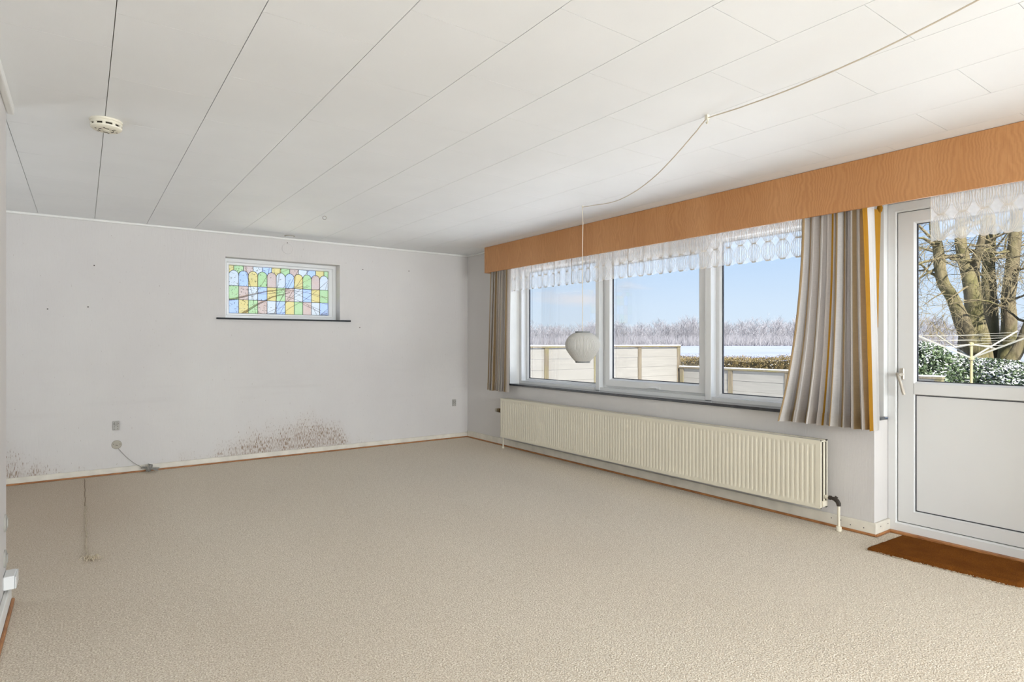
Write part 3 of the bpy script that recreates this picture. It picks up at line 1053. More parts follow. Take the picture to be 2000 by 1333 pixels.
obj('knob_cap', MB().lathe([(0.0, 0.150), (0.019, 0.149), (0.022, 0.144), (0.022, 0.104)], 20, 'y', (-0.100, RA, 0.424)), 'plate_tan', vk, smooth=True)

# ------------------------------------------------------------------ pendant lamp and its draped cord
h1, h2, h3 = Vector((-1.531, -4.753, H)), Vector((-0.709, -2.953, H)), Vector((-1.705, -6.02, H))
LX, LY = h2.x, h2.y
lamp = thing('pendant_lamp', (LX, LY, 1.04), 'off-white pleated pendant lamp hanging before the picture window', 'lamp')
prof = [(0.056, 1.287), (0.083, 1.277), (0.110, 1.257), (0.130, 1.232), (0.1395, 1.205), (0.1415, 1.185), (0.139, 1.165), (0.130, 1.142), (0.112, 1.115), (0.091, 1.087), (0.071, 1.064), (0.058, 1.052)]
fine_prof = []
for i in range(len(prof) - 1):
    for s_ in (0, 0.5):
        fine_prof.append((prof[i][0] * (1 - s_) + prof[i + 1][0] * s_, prof[i][1] * (1 - s_) + prof[i + 1][1] * s_))
fine_prof.append(prof[-1])
m = MB().lathe([(r_, z_) for r_, z_ in fine_prof], 216, 'z', (LX, LY, 0), pleat=lambda k: 1.0 if k % 3 else 0.972)
m.f = m.f[:-2]
obj('shade', m, 'lamp_plastic', lamp, smooth=True, fix=False)
def ringm(r_, z0, z1, closed):
    p_ = [(r_ - 0.004, z0), (r_, z0), (r_ + 0.001, (z0 + z1) / 2), (r_, z1), (r_ - 0.004, z1)]
    mb = MB().lathe(p_ + [p_[0]], 48, 'z', (LX, LY, 0))
    mb.f = mb.f[:-2]
    return mb
m = ringm(0.060, 1.284, 1.297, False)
m.lathe([(0.059, 1.293), (0.059, 1.2955), (0.0, 1.2965)], 48, 'z', (LX, LY, 0))
obj('top_ring', m, 'lamp_ring', lamp, smooth=True)
obj('bottom_ring', ringm(0.059, 1.042, 1.055, False), 'lamp_ring', lamp, smooth=True)
m = MB().tube([(LX, LY, 1.294), (LX, LY, 1.235)], 0.019, 14).lathe([(0.0, 1.150), (0.02, 1.155), (0.029, 1.178), (0.024, 1.20), (0.013, 1.232), (0.013, 1.24)], 18, 'z', (LX, LY, 0))
obj('bulb_socket', m, 'ivory_plastic', lamp, smooth=True)
pts = []
for i in range(25):
    s_ = i / 24
    pts.append((LX + 0.0035 * math.sin(s_ * 17) * (1 - s_), LY + 0.0035 * math.cos(s_ * 13) * (1 - s_), (H - 0.012) * (1 - s_) + 1.296 * s_))
m = MB().tube(pts, 0.0030, 8)
a, b = h1 + Vector((0, 0, -0.016)), h2 + Vector((0, 0, -0.013))
SAG = [(0, 0), (0.05, 0.026), (0.14, 0.066), (0.22, 0.098), (0.30, 0.122), (0.40, 0.136), (0.47, 0.138), (0.56, 0.132), (0.64, 0.117), (0.74, 0.088), (0.83, 0.056), (0.92, 0.026), (1, 0)]
def sagpts(a, b, tab, sub=4):
    ps = []
    for i in range(len(tab) - 1):
        for s_ in range(sub):
            f_ = s_ / sub
            # catmull-rom on the sag
            p0, p1, p2, p3 = tab[max(i - 1, 0)][1], tab[i][1], tab[i + 1][1], tab[min(i + 2, len(tab) - 1)][1]
            sg = 0.5 * ((2 * p1) + (-p0 + p2) * f_ + (2 * p0 - 5 * p1 + 4 * p2 - p3) * f_ ** 2 + (-p0 + 3 * p1 - 3 * p2 + p3) * f_ ** 3)
            tt = tab[i][0] * (1 - f_) + tab[i + 1][0] * f_
            q = a.lerp(b, tt)
            ps.append((q.x, q.y, q.z - sg))
    ps.append((b.x, b.y, b.z - tab[-1][1]))
    return ps
m2_ = MB().tube(sagpts(a, b, SAG), 0.0030, 8)
c_ = h3 + Vector((0, 0, -0.006))
m3_ = MB().tube(sagpts(a, c_, [(0, 0), (0.15, 0.018), (0.35, 0.034), (0.6, 0.036), (0.8, 0.022), (1, 0)]), 0.0030, 8)
m.add(m2_.v, m2_.f)
m.add(m3_.v, m3_.f)
obj('cord', m, 'beige_cord', lamp, smooth=True)
def cup_hook(p, label, big):
    th = thing('cord_hook', (p.x, p.y, p.z), label, 'hook', 'ceiling hooks for the lamp cord')
    k = 1.0 if big else 0.55
    obj('hook_base', MB().box(p.x - 0.009 * k, p.x + 0.009 * k, p.y - 0.009 * k, p.y + 0.009 * k, p.z - 0.022 * k, p.z, 0.002 * k), 'ivory_plastic', th)
    q = []
    for i in range(13):
        a_ = PI * 0.5 + 1.5 * PI * i / 12
        q.append((p.x + 0.010 * k * math.cos(a_) * 0.6, p.y + 0.010 * k * math.cos(a_) * 0.8, p.z - 0.030 * k + 0.010 * k * math.sin(a_)))
    obj('hook_loop', MB().tube(q, 0.0035 * k, 8), 'ivory_plastic', th, smooth=True)
cup_hook(h1, 'ivory plastic ceiling hook where the lamp cord turns sharply', True)
cup_hook(h2, 'small white ceiling hook straight above the pendant lamp', False)

# ------------------------------------------------------------------ smoke detector
SX, SY = -3.915, -2.955
sm = thing('smoke_detector', (SX, SY, H), 'round ivory smoke detector on the white ceiling', 'smoke detector')
obj('mounting_plate', MB().lathe([(0.070, H - 0.0005), (0.070, H - 0.010), (0.066, H - 0.012)], 48, 'z', (SX, SY, 0)), 'ivory_plastic', sm, smooth=True)
# body wall with open slots: ring segments
def arcseg(r0, r1, z0, z1, a0, a1, n=8):
    mb = MB()
    for i in range(n + 1):
        a_ = a0 + (a1 - a0) * i / n
        for (r_, z_) in ((r0, z0), (r1, z0), (r1, z1), (r0, z1)):
            mb.v.append((SX + r_ * math.cos(a_), SY + r_ * math.sin(a_), z_))
    for i in range(n):
        for k in range(4):
            k2 = (k + 1) % 4
            mb.f.append((i * 4 + k, i * 4 + k2, i * 4 + 4 + k2, i * 4 + 4 + k))
    mb.f += [(0, 1, 2, 3), (n * 4 + 3, n * 4 + 2, n * 4 + 1, n * 4)]
    return mb
m = MB().lathe([(0.066, H - 0.010), (0.068, H - 0.013), (0.0685, H - 0.024), (0.060, H - 0.024), (0.058, H - 0.010)], 64, 'z', (SX, SY, 0))
NS = 10
for k in range(NS):
    a0 = 2 * PI * k / NS + 0.05
    s_ = arcseg(0.060, 0.068, H - 0.034, H - 0.023, a0, a0 + 0.20)
    m.add(s_.v, s_.f)
m.lathe([(0.060, H - 0.0335), (0.0675, H - 0.0335), (0.066, H - 0.040), (0.058, H - 0.047), (0.044, H - 0.049), (0.030, H - 0.049), (0.0, H - 0.049)], 64, 'z', (SX, SY, 0))
bd = obj('body', m, 'ivory_plastic', sm, smooth=True)
obj('inner_chamber', MB().lathe([(0.054, H - 0.012), (0.054, H - 0.040)], 32, 'z', (SX, SY, 0)), 'dark_slot', sm)
m = MB()
for k in range(6):
    a0 = 2 * PI * k / 6 + 0.3
    s_ = arcseg(0.030, 0.034, H - 0.0505, H - 0.0485, a0, a0 + 0.55)
    m.add(s_.v, s_.f)
    m.box(SX + 0.046 * math.cos(a0) - 0.004, SX + 0.046 * math.cos(a0) + 0.004, SY + 0.046 * math.sin(a0) - 0.002, SY + 0.046 * math.sin(a0) + 0.002, H - 0.050, H - 0.048)
obj('vent_slots', m, 'dark_slot', sm)
obj('test_button', MB().lathe([(0.014, H - 0.048), (0.014, H - 0.052), (0.011, H - 0.0535), (0.0, H - 0.0535)], 24, 'z', (SX, SY, 0)), 'ivory_plastic', sm, smooth=True)

# ------------------------------------------------------------------ small ceiling and wall fittings
th = thing('ring_hook', (-2.294, -1.373, H), 'tiny empty ring hook screwed into the ceiling', 'hook')
obj('stem', MB().tube([(-2.294, -1.373, H), (-2.294, -1.373, H - 0.012)], 0.003, 8), 'ivory_plastic', th)
rp_ = [(-2.294 + 0.016 * math.cos(a_ * PI / 12), -1.373 - 0.004 * math.sin(a_ * PI / 12), H - 0.024 + 0.014 * math.sin(a_ * PI / 12)) for a_ in range(25)]
obj('ring', MB().tube(rp_, 0.0032, 8), 'outlet_grey', th, smooth=True)
th = thing('ceiling_cap', (-2.257, -0.150, H), 'small round white cap on the ceiling above the stained window', 'cap')
obj('cap_rim', MB().lathe([(0.050, H), (0.050, H - 0.006), (0.046, H - 0.008), (0.040, H - 0.007)], 32, 'z', (-2.257, -0.150, 0)), 'plate_tan', th, smooth=True)
obj('cap_lid', MB().lathe([(0.042, H - 0.004), (0.040, H - 0.010), (0.0, H - 0.011)], 32, 'z', (-2.257, -0.150, 0)), 'ceiling_board', th, smooth=True)
th = thing('round_wall_cover', (-2.235, 0.0, 2.206), 'round white cover painted over, above the stained window', 'cover plate')
obj('lid', MB().lathe([(0.060, 0.0), (0.060, -0.003), (0.052, -0.005), (0.050, -0.0035), (0.0, -0.004)], 40, 'y', (-2.235, 0, 2.206)), 'wallpaper', th, smooth=True)
obj('screw', MB().lathe([(0.005, 0.0), (0.005, -0.006), (0.0, -0.007)], 12, 'y', (-2.24, 0, 2.266)), 'nail_dark', th)

def outlet(name, x, z, label, grp):
    th = thing(name, (x, 0.0, z), label, 'outlet', grp)
    obj('plate', MB().box(x - 0.026, x + 0.026, -0.012, 0.0, z - 0.042, z + 0.042, 0.003), 'outlet_grey', th, smooth=True)
    obj('switch', MB().box(x - 0.011, x - 0.001, -0.017, -0.010, z + 0.006, z + 0.030, 0.002), 'outlet_grey', th)
    obj('switch', MB().box(x + 0.001, x + 0.011, -0.017, -0.010, z + 0.006, z + 0.030, 0.002), 'outlet_grey', th)
    m = MB()
    for dx in (-0.0125, 0.0125):
        for dz in (-0.010, -0.030):
            m.lathe([(0.0032, -0.0122), (0.0032, -0.0128), (0.0, -0.0128)], 10, 'y', (x + dx, 0, z + dz))
    for dx in (-0.019, 0.019):
        m.lathe([(0.0028, -0.0122), (0.0028, -0.0128), (0.0, -0.0128)], 10, 'y', (x + dx, 0, z + 0.016))
    m.box(x - 0.0135, x + 0.0135, -0.0126, -0.012, z + 0.0025, z + 0.0040).box(x - 0.0135, x - 0.012, -0.0126, -0.012, z + 0.0025, z + 0.032).box(x + 0.012, x + 0.0135, -0.0126, -0.012, z + 0.0025, z + 0.032)
    obj('pin_holes', m, 'dark_slot', th)
outlet('wall_outlet', -3.761, 0.446, 'grey double socket with switches above the round cable plate', 'sockets on the far wall')
outlet('wall_outlet', -0.201, 0.447, 'grey socket on the far wall close to the room corner', 'sockets on the far wall')

PX, PZ = -3.756, 0.270
th = thing('cable_plate', (PX, 0.0, PZ), 'round tan cover plate with a grey cable leaving it', 'cover plate')
obj('cover', MB().lathe([(0.040, 0.0), (0.040, -0.004), (0.036, -0.008), (0.0, -0.009)], 40, 'y', (PX, 0, PZ)), 'plate_tan', th, smooth=True)
m = MB()
for dx, dz in ((-0.024, 0.006), (0.026, 0.004), (-0.004, -0.004), (0.004, -0.006)):
    m.lathe([(0.0035, -0.0085), (0.0035, -0.0098), (0.0, -0.0098)], 10, 'y', (PX + dx, 0, PZ + dz))
obj('screw', m, 'nail_dark', th)
# cable to the coiled bundle on the carpet
th = thing('cable_bundle', (-3.49, -0.075, 0.0), 'grey cable coiled into a bundle on the carpet', 'cable')
cab = []
P0, P1, P2, P3 = Vector((PX + 0.012, -0.012, PZ - 0.034)), Vector((PX + 0.07, -0.035, 0.15)), Vector((-3.62, -0.055, 0.075)), Vector((-3.545, -0.072, 0.045))
for i in range(25):
    s_ = i / 24
    cab.append(P0 * (1 - s_) ** 3 + P1 * 3 * s_ * (1 - s_) ** 2 + P2 * 3 * s_ * s_ * (1 - s_) + P3 * s_ ** 3)
obj('lead', MB().tube(cab, 0.0026, 8), 'cable_grey', th, smooth=True)
ax = Vector((0.93, -0.30, -0.20)).normalized()
u1 = ax.cross(Vector((0, 0, 1))).normalized()
u2 = ax.cross(u1).normalized()
c0 = Vector((-3.548, -0.072, 0.050))
rnd = random.Random(3)
m = MB()
for k in range(7):       # folded lengths of cable
    o1 = u1 * rnd.uniform(-0.018, 0.018) + u2 * rnd.uniform(-0.014, 0.014)
    o2 = u1 * rnd.uniform(-0.022, 0.022) + u2 * rnd.uniform(-0.012, 0.012)
    q = [c0 + o1 + ax * rnd.uniform(-0.02, 0.0), c0 + (o1 + o2) * 0.35 + ax * 0.055, c0 + o2 + ax * rnd.uniform(0.10, 0.125), c0 + o2 * 0.8 + u1 * 0.008 + ax * rnd.uniform(0.09, 0.11), c0 + o1 * 0.4 + ax * 0.05]
    q = [Vector((p_.x, p_.y, max(p_.z, 0.006))) for p_ in q]
    m.tube(q, 0.0040, 7)
obj('folded_cable', m, 'cable_grey', th, smooth=True)
m = MB()
coil = []
for i in range(90):
    a_ = i / 89 * 2 * PI * 6
    rr = 0.030 + 0.004 * math.sin(i * 0.7)
    p_ = c0 + ax * (0.030 + 0.032 * i / 89) + (u1 * math.cos(a_) + u2 * math.sin(a_)) * rr
    coil.append((p_.x, p_.y, max(p_.z, 0.006)))
m.tube(coil, 0.0038, 7)
obj('wrapped_coil', m, 'cable_grey', th, smooth=True)

# nails left in the far wall
spots = [((184, 519), 'nail in the far wall high above the socket', 0), ((93, 604), 'nail low at the empty end of the far wall', 0), ((172, 600), 'nail below another one on the far wall', 0), ((708, 527), 'nail beside the upper corner of the stained window', 0), ((798, 530), 'nail between stained window and room corner', 0), ((702, 640), 'nail below the end of the thin slate sill', 0)]
def wall_pt(u, v_):
    f_ = 1172.7
    Fv = Vector((math.sin(YAW), math.cos(YAW), 0)); Rv = Vector((math.cos(YAW), -math.sin(YAW), 0))
    d = Fv + Rv * ((u - 1000) / f_) + Vector((0, 0, 1)) * ((669.5 - v_) / f_)
    k = -CAM.y / d.y
    return CAM + d * k
for (uv_, lab, _) in spots:
    p_ = wall_pt(*uv_)
    o = obj('nail', MB().lathe([(0.0025, 0.0), (0.0025, -0.010), (0.006, -0.010), (0.006, -0.012), (0.0, -0.013)], 10, 'y', (p_.x, 0, p_.z)), 'nail_dark', None, (p_.x, 0, p_.z))
    tag(o, 'small dark ' + lab, 'nail', 'nails left in the far wall')

# sockets and cable box on the left wall end
def flush_socket(y, z, label):
    th = thing('flush_socket', (XW, y, z), label, 'outlet', 'sockets at the left picture edge')
    obj('plate', MB().lathe([(0.040, 0.0), (0.040, 0.004), (0.036, 0.008), (0.0, 0.009)], 32, 'x', (XW, y, z)), 'outlet_grey', th, smooth=True)
    obj('insert', MB().box(XW + 0.008, XW + 0.013, y - 0.014, y + 0.014, z - 0.020, z + 0.020, 0.002), 'outlet_grey', th)
flush_socket(-3.025, 0.385, 'grey flush socket, upper one at the left picture edge')
flush_socket(-3.03, 0.225, 'grey flush plate, lower one at the left picture edge')
th = thing('cable_box', (XW, -3.03, 0.12), 'white plastic junction box just above the left skirting', 'box')
obj('box_body', MB().box(XW, XW + 0.042, -2.985, -3.10, 0.100, 0.160, 0.004), 'upvc', th, smooth=True)
obj('box_lid', MB().box(XW + 0.042, XW + 0.047, -2.982, -3.103, 0.103, 0.157, 0.002), 'upvc', th, smooth=True)

# frayed carpet seam
th = thing('carpet_thread', (-3.995, -1.6, 0.0), 'frayed beige carpet seam thread lying towards the far wall', 'thread')
rnd = random.Random(8)
ps = [(-3.995 + 0.0015 * math.sin(i * 0.9), -0.10 - 1.05 * i / 20, 0.0012) for i in range(21)]
obj('dark_seam', MB().tube(ps, 0.0020, 5), 'thread_dark', th)
ps = [(-3.993 + 0.004 * math.sin(i * 0.37) + 0.002 * math.sin(i * 1.3), -1.12 - 1.40 * i / 60, 0.004 + 0.002 * math.sin(i * 0.8)) for i in range(61)]
obj('loose_thread', MB().tube(ps, 0.0034, 6), 'thread_beige', th)
m = MB()
for k in range(46):
    a_, l_ = rnd.uniform(0, 6.28), rnd.uniform(0.010, 0.034)
    b_ = (-3.972 + rnd.gauss(0, 0.014), -2.52 + rnd.gauss(0, 0.012), 0.003)
    m.tube([b_, (b_[0] + l_ * math.cos(a_) * 0.5, b_[1] + l_ * math.sin(a_) * 0.5, rnd.uniform(0.012, 0.030)), (b_[0] + l_ * math.cos(a_), b_[1] + l_ * math.sin(a_), rnd.uniform(0.003, 0.018))], 0.0016, 5)
obj('frayed_tuft', m, 'thread_beige', th)

# doormat
mat_ = thing('doormat', (-0.1, -5.3, 0.0), 'rusty brown coir doormat in front of the garden door', 'doormat')
rnd = random.Random(5)
m = MB()
nxm, nym = 36, 60
A, B = (0.105, -4.965), (-0.318, -4.945)
C_, D_ = (-0.285, -5.645), (0.125, -5.665)
for j in range(nym + 1):
    for i in range(nxm + 1):
        s_, t_ = i / nxm, j / nym
        x = (A[0] * (1 - s_) + B[0] * s_) * (1 - t_) + (D_[0] * (1 - s_) + C_[0] * s_) * t_
        y = (A[1] * (1 - s_) + B[1] * s_) * (1 - t_) + (D_[1] * (1 - s_) + C_[1] * s_) * t_
        ed = min(s_, 1 - s_, (t_) * 1.6, (1 - t_) * 1.6)
        z = 0.020 * min(1, ed * 22) ** 0.5 + 0.003 + rnd.uniform(-0.0012, 0.0012)
        if ed == 0:
            x += rnd.uniform(-0.003, 0.003); y += rnd.uniform(-0.004, 0.004)
        m.v.append((x, y, z))
for j in range(nym):
    for i in range(nxm):
        m.f.append((j * (nxm + 1) + i, j * (nxm + 1) + i + 1, (j + 1) * (nxm + 1) + i + 1, (j + 1) * (nxm + 1) + i))
obj('pile', m, 'doormat_pile', mat_, smooth='all')
m = MB().prism([A, B, C_, D_], lambda a, b, d: (a, b, d), 0.0005, 0.0045)
obj('backing', m, 'beige_cord', mat_)
# frayed fringe along the edges
m = MB()
for k in range(260):
    s_ = rnd.random()
    e_ = rnd.choice((0, 0, 1, 2))
    if e_ == 0:
        p_ = (B[0] * (1 - s_) + C_[0] * s_, B[1] * (1 - s_) + C_[1] * s_); d_ = (-1, 0)
    elif e_ == 1:
        p_ = (A[0] * (1 - s_) + B[0] * s_, A[1] * (1 - s_) + B[1] * s_); d_ = (0, 1)
    else:
        p_ = (A[0] * (1 - s_) + D_[0] * s_, A[1] * (1 - s_) + D_[1] * s_); d_ = (1, 0)
    l_ = rnd.uniform(0.004, 0.013)
    q = rnd.uniform(-0.6, 0.6)
    m.tube([(p_[0], p_[1], 0.006), (p_[0] + d_[0] * l_ + q * l_ * abs(d_[1]), p_[1] + d_[1] * l_ + q * l_ * abs(d_[0]), rnd.uniform(0.002, 0.012))], 0.0012, 4, False)
tag(obj('fringe', m, 'thread_beige', mat_), kind='stuff')

# ------------------------------------------------------------------ outdoors
GZ = -0.25
def gz_at(x):
    return GZ if x < 14 else GZ + min(1.0, (x - 14) / 190) * 0.9
m = MB()
xs = [0.3, 3, 7, 10, 14, 20, 30, 45, 70, 100, 140, 190, 260, 500, 1200]
ysn = [-600, -200, -80, -30, -12, -4, 4, 12, 30, 80, 200, 400, 900]
for x in xs:
    for y in ysn:
        m.v.append((x, y, gz_at(x)))
ny_ = len(ysn)
for i in range(len(xs) - 1):
    for j in range(ny_ - 1):
        m.f.append((i * ny_ + j, i * ny_ + j + 1, (i + 1) * ny_ + j + 1, (i + 1) * ny_ + j))
fld, grd = MB(), MB()
fld.v = grd.v = m.v
cut = xs.index(10)
fld.f = [q for q in m.f if q[0] // ny_ >= cut]
grd.f = [q for q in m.f if q[0] // ny_ < cut]
tag(obj('snow_lawn', grd, 'snow'), 'fresh snow lying on the lawn between house and fences', 'ground', kind='structure')
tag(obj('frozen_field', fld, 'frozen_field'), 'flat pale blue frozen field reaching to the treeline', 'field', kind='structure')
m = MB()
for x in (-200, -30, -10, 0.3):
    for y in (0.3, 6, 30, 300):
        m.v.append((x, y, GZ))
for i in range(3):
    for j in range(3):
        m.f.append((i * 4 + j, i * 4 + j + 1, i * 4 + j + 5, i * 4 + j + 4))
tag(obj('snow_garden', m, 'snow'), 'snowy garden ground behind the stained-glass window', 'ground', kind='structure')

# fences: boards between posts, capped with snow
FY, FX, FS = 2.12, 6.73, 1.252      # plane of the tall fence, plane of the low fence, bay
def fence(name, label, pos, axis, ztop, base):
    th = thing(name, base, label, 'fence')
    bh = 0.205
    PW = 0.05
    for k, q in enumerate(pos):
        x, y = (q, FY) if axis == 'x' else (FX, q)
        obj('post', MB().box(x - PW, x + PW, y - PW, y + PW, GZ, ztop - 0.03, 0.005), 'fence_post_wood', th)
    for a, b in zip(pos, pos[1:]):
        a, b = min(a, b) + PW, max(a, b) - PW
        z = ztop - 0.045
        while z > GZ:
            z0 = max(z - bh + 0.0018, GZ)
            j = random.Random(int(a * 100) + int(z * 50)).uniform(-0.004, 0.004)
            if axis == 'x':
                m = MB().box(a, b, FY - 0.034 + j, FY - 0.006 + j, z0, z, 0.003)
            else:
                m = MB().box(FX - 0.034 + j, FX - 0.006 + j, a, b, z0, z, 0.003)
            obj('board', m, 'fence_board_paint', th)
            z -= bh
    lo, hi = min(pos) - 0.06, max(pos) + 0.06
    if axis == 'x':
        m = MB().box(lo, hi, FY - 0.058, FY + 0.058, ztop - 0.042, ztop - 0.008, 0.003)
        sn = MB().box(lo, hi, FY - 0.056, FY + 0.056, ztop - 0.008, ztop + 0.012, 0.008)
    else:
        m = MB().box(FX - 0.058, FX + 0.058, lo, hi, ztop - 0.042, ztop - 0.008, 0.003)
        sn = MB().box(FX - 0.056, FX + 0.056, lo, hi, ztop - 0.008, ztop + 0.012, 0.008)
    cp = obj('cap_rail', m, 'fence_post_wood', th)
    obj('snow_layer', sn, 'snow_cap', cp)
fence('tall_fence', 'tall cream board fence with wooden posts running away from the house', [FX - FS * k for k in range(5)], 'x', 1.145, (4.2, FY, GZ))
fence('low_fence', 'low cream board fence with snowy cap in front of the brown hedge', [FY - 0.15 - 1.215 * k for k in range(5)], 'y', 0.683, (FX, -0.3, GZ))

# leaf clouds
def leaves(mb, pts, size, rnd, flat=0.0):
    for p_ in pts:
        s_ = size * rnd.uniform(0.6, 1.25)
        nv_ = Vector((rnd.gauss(0, 1), rnd.gauss(0, 1), rnd.gauss(0, 1) + flat))
        nv_.normalize()
        a_ = nv_.orthogonal().normalized()
        a_ = Matrix.Rotation(rnd.uniform(0, 6.28), 3, nv_) @ a_
        b_ = nv_.cross(a_) * 0.45
        p_ = Vector(p_)
        k = len(mb.v)
        mb.v += [tuple(p_ - a_ * s_), tuple(p_ + b_ * s_), tuple(p_ + a_ * s_ + nv_ * s_ * 0.15), tuple(p_ - b_ * s_)]
        mb.f.append((k, k + 1, k + 2, k + 3))

# beech hedge behind the low fence
rnd = random.Random(21)
hg = thing('beech_hedge', (7.9, 0.0, GZ), 'clipped brown winter hedge behind the low fence', 'hedge')
def hz_top(y):
    return 0.845 + 0.05 * (1 if y < 0.1 else 0) + 0.06 * (1 - min(1, max(0, (y + 3) / 6))) + 0.03 * mnoise.noise(Vector((y * 1.7, 0.3, 0)))
m = MB()
yy_ = [3.6 - 0.25 * k for k in range(23)]
for y in yy_:
    zt = hz_top(y) - 0.06
    m.v += [(7.35, y, GZ), (7.35, y, zt), (8.35, y, zt), (8.35, y, GZ)]
for k in range(len(yy_) - 1):
    for q in range(3):
        m.f.append((k * 4 + q, k * 4 + q + 1, k * 4 + q + 5, k * 4 + q + 4))
obj('hedge_core', m, 'hedge_core', hg)
pts = []
for k in range(22000):
    y = rnd.uniform(-1.9, 3.6)
    if rnd.random() < 0.55:
        pts.append((7.35 + rnd.gauss(0, 0.03), y, rnd.uniform(0.2, hz_top(y) + rnd.uniform(-0.02, 0.03))))
    else:
        pts.append((rnd.uniform(7.3, 8.3), y, hz_top(y) + rnd.gauss(-0.02, 0.03)))
m = MB()
leaves(m, pts, 0.017, rnd)
tag(obj('foliage', m, 'beech_leaf', hg, fix=False), kind='stuff')
m = MB()
leaves(m, [(rnd.uniform(7.3, 8.3), y, hz_top(y) + 0.0) for y in [rnd.uniform(-1.9, 3.6) for _ in range(90)]], 0.014, rnd, 1)
leaves(m, [(7.33, rnd.uniform(-1.9, 3.6), rnd.uniform(0.4, 0.84)) for _ in range(320)], 0.014, rnd)
tag(obj('snow_flecks', m, 'snow_cap', hg, fix=False), kind='stuff')

# evergreen shrubs with snow beyond the garden door
def at(u, dep, z):
    """point of the place seen in direction u (photo column) at a given depth"""
    Fv = Vector((math.sin(YAW), math.cos(YAW), 0)); Rv = Vector((math.cos(YAW), -math.sin(YAW), 0))
    p_ = CAM + (Fv + Rv * ((u - 1000) / 1172.7)) * dep
    return Vector((p_.x, p_.y, z))
def shrub(c, rx, rz, label, n_, seed, snowy):
    rnd = random.Random(seed)
    th = thing('evergreen_shrub', (c.x, c.y, GZ), label, 'shrub', 'evergreen shrubs beyond the garden door')
    bm = bmesh.new()
    bmesh.ops.create_icosphere(bm, subdivisions=3, radius=1)
    for q in bm.verts:
        k = 0.80 + 0.16 * mnoise.noise(q.co * 2.1 + Vector((seed, 0, 0)))
        q.co = Vector((c.x + q.co.x * rx * k, c.y + q.co.y * rx * k, GZ + max(0.0, q.co.z * 0.5 + 0.5) * rz * (0.9 + 0.1 * k)))
    obj('branches', MB().bm(bm), 'laurel_core', th)
    pts, sp_ = [], []
    for k in range(int(n_ * 2.2)):
        d = Vector((rnd.gauss(0, 1), rnd.gauss(0, 1), rnd.gauss(0.25, 0.9)))
        d.normalize()
        if d.z < -0.6:
            continue
        kk = 0.80 + 0.16 * mnoise.noise(d * 2.1 + Vector((seed, 0, 0))) + 0.16 * rnd.random() ** 1.5
        p_ = (c.x + d.x * rx * kk, c.y + d.y * rx * kk, GZ + (d.z * 0.5 + 0.5) * rz * (0.92 + 0.1 * kk))
        if rnd.random() < snowy * max(0.05, 0.3 + d.z) * (0.4 + 0.9 * (mnoise.noise(Vector(p_) * 3.1) + 0.4)):
            sp_.append((p_[0], p_[1], p_[2] + 0.012))
        pts.append(p_)
    m = MB()
    leaves(m, pts, 0.048, rnd, 0.4)
    tag(obj('foliage', m, 'laurel_leaf', th, fix=False), kind='stuff')
    m = MB()
    leaves(m, sp_, 0.036, rnd, 2.0)
    tag(obj('snow_on_leaves', m, 'snow_cap', th, fix=False), kind='stuff')
shrub(at(1806, 11.8, 0), 0.62, 1.43, 'dense rounded evergreen shrub just beyond the end of the low fence', 2600, 1, 0.8)
shrub(at(1872, 12.2, 0), 0.75, 1.18, 'snow-dusted evergreen shrub behind the clothes dryer pole', 2600, 2, 1.1)
shrub(at(1930, 11.6, 0), 0.62, 1.12, 'snow-dusted evergreen shrub to the right of the clothes dryer pole', 2400, 3, 1.1)
shrub(at(1992, 11.0, 0), 0.66, 1.02, 'very snowy evergreen shrub at the right picture edge', 2400, 4, 2.2)
shrub(at(1965, 13.2, 0), 0.9, 1.05, 'dark low evergreen shrub under the leaning tree stem', 2200, 6, 0.7)

# rotary clothes dryer
DP = at(1897, 9.5, 0)
dr = thing('clothes_dryer', (DP.x, DP.y, GZ), 'cream rotary clothes dryer with raised arms in the snowy garden', 'clothes dryer')
obj('pole', MB().tube([(DP.x, DP.y, GZ), (DP.x, DP.y, 1.19)], 0.021, 14), 'dryer_pole', dr, smooth=True)
obj('hub', MB().lathe([(0.021, 0.93), (0.04, 0.935), (0.043, 0.97), (0.021, 0.985)], 16, 'z', (DP.x, DP.y, 0)), 'dryer_pole', dr, smooth=True)
obj('top_hub', MB().lathe([(0.022, 1.16), (0.036, 1.165), (0.036, 1.20), (0.0, 1.215)], 16, 'z', (DP.x, DP.y, 0)), 'dryer_pole', dr, smooth=True)
tips = [at(1785, 9.25, 1.335), at(1987, 9.9, 1.395), at(2018, 8.95, 1.32), at(1830, 10.2, 1.33)]
hub = Vector((DP.x, DP.y, 0.96))
for t_ in tips:
    am = obj('arm', MB().tube([hub, t_], 0.0125, 10), 'dryer_arm', dr, smooth=True)
    mid_ = hub.lerp(t_, 0.42)
    obj('strut', MB().tube([(DP.x, DP.y, 1.18), mid_], 0.009, 8), 'dryer_arm', am, smooth=True)
order = [tips[0], tips[3], tips[1], tips[2]]
m = MB()
for k in range(4):
    for s_ in (0.55, 0.75, 0.95):
        m.tube([hub.lerp(order[k], s_), hub.lerp(order[(k + 1) % 4], s_)], 0.0025, 5)
obj('washing_line', m, 'dryer_arm', dr)

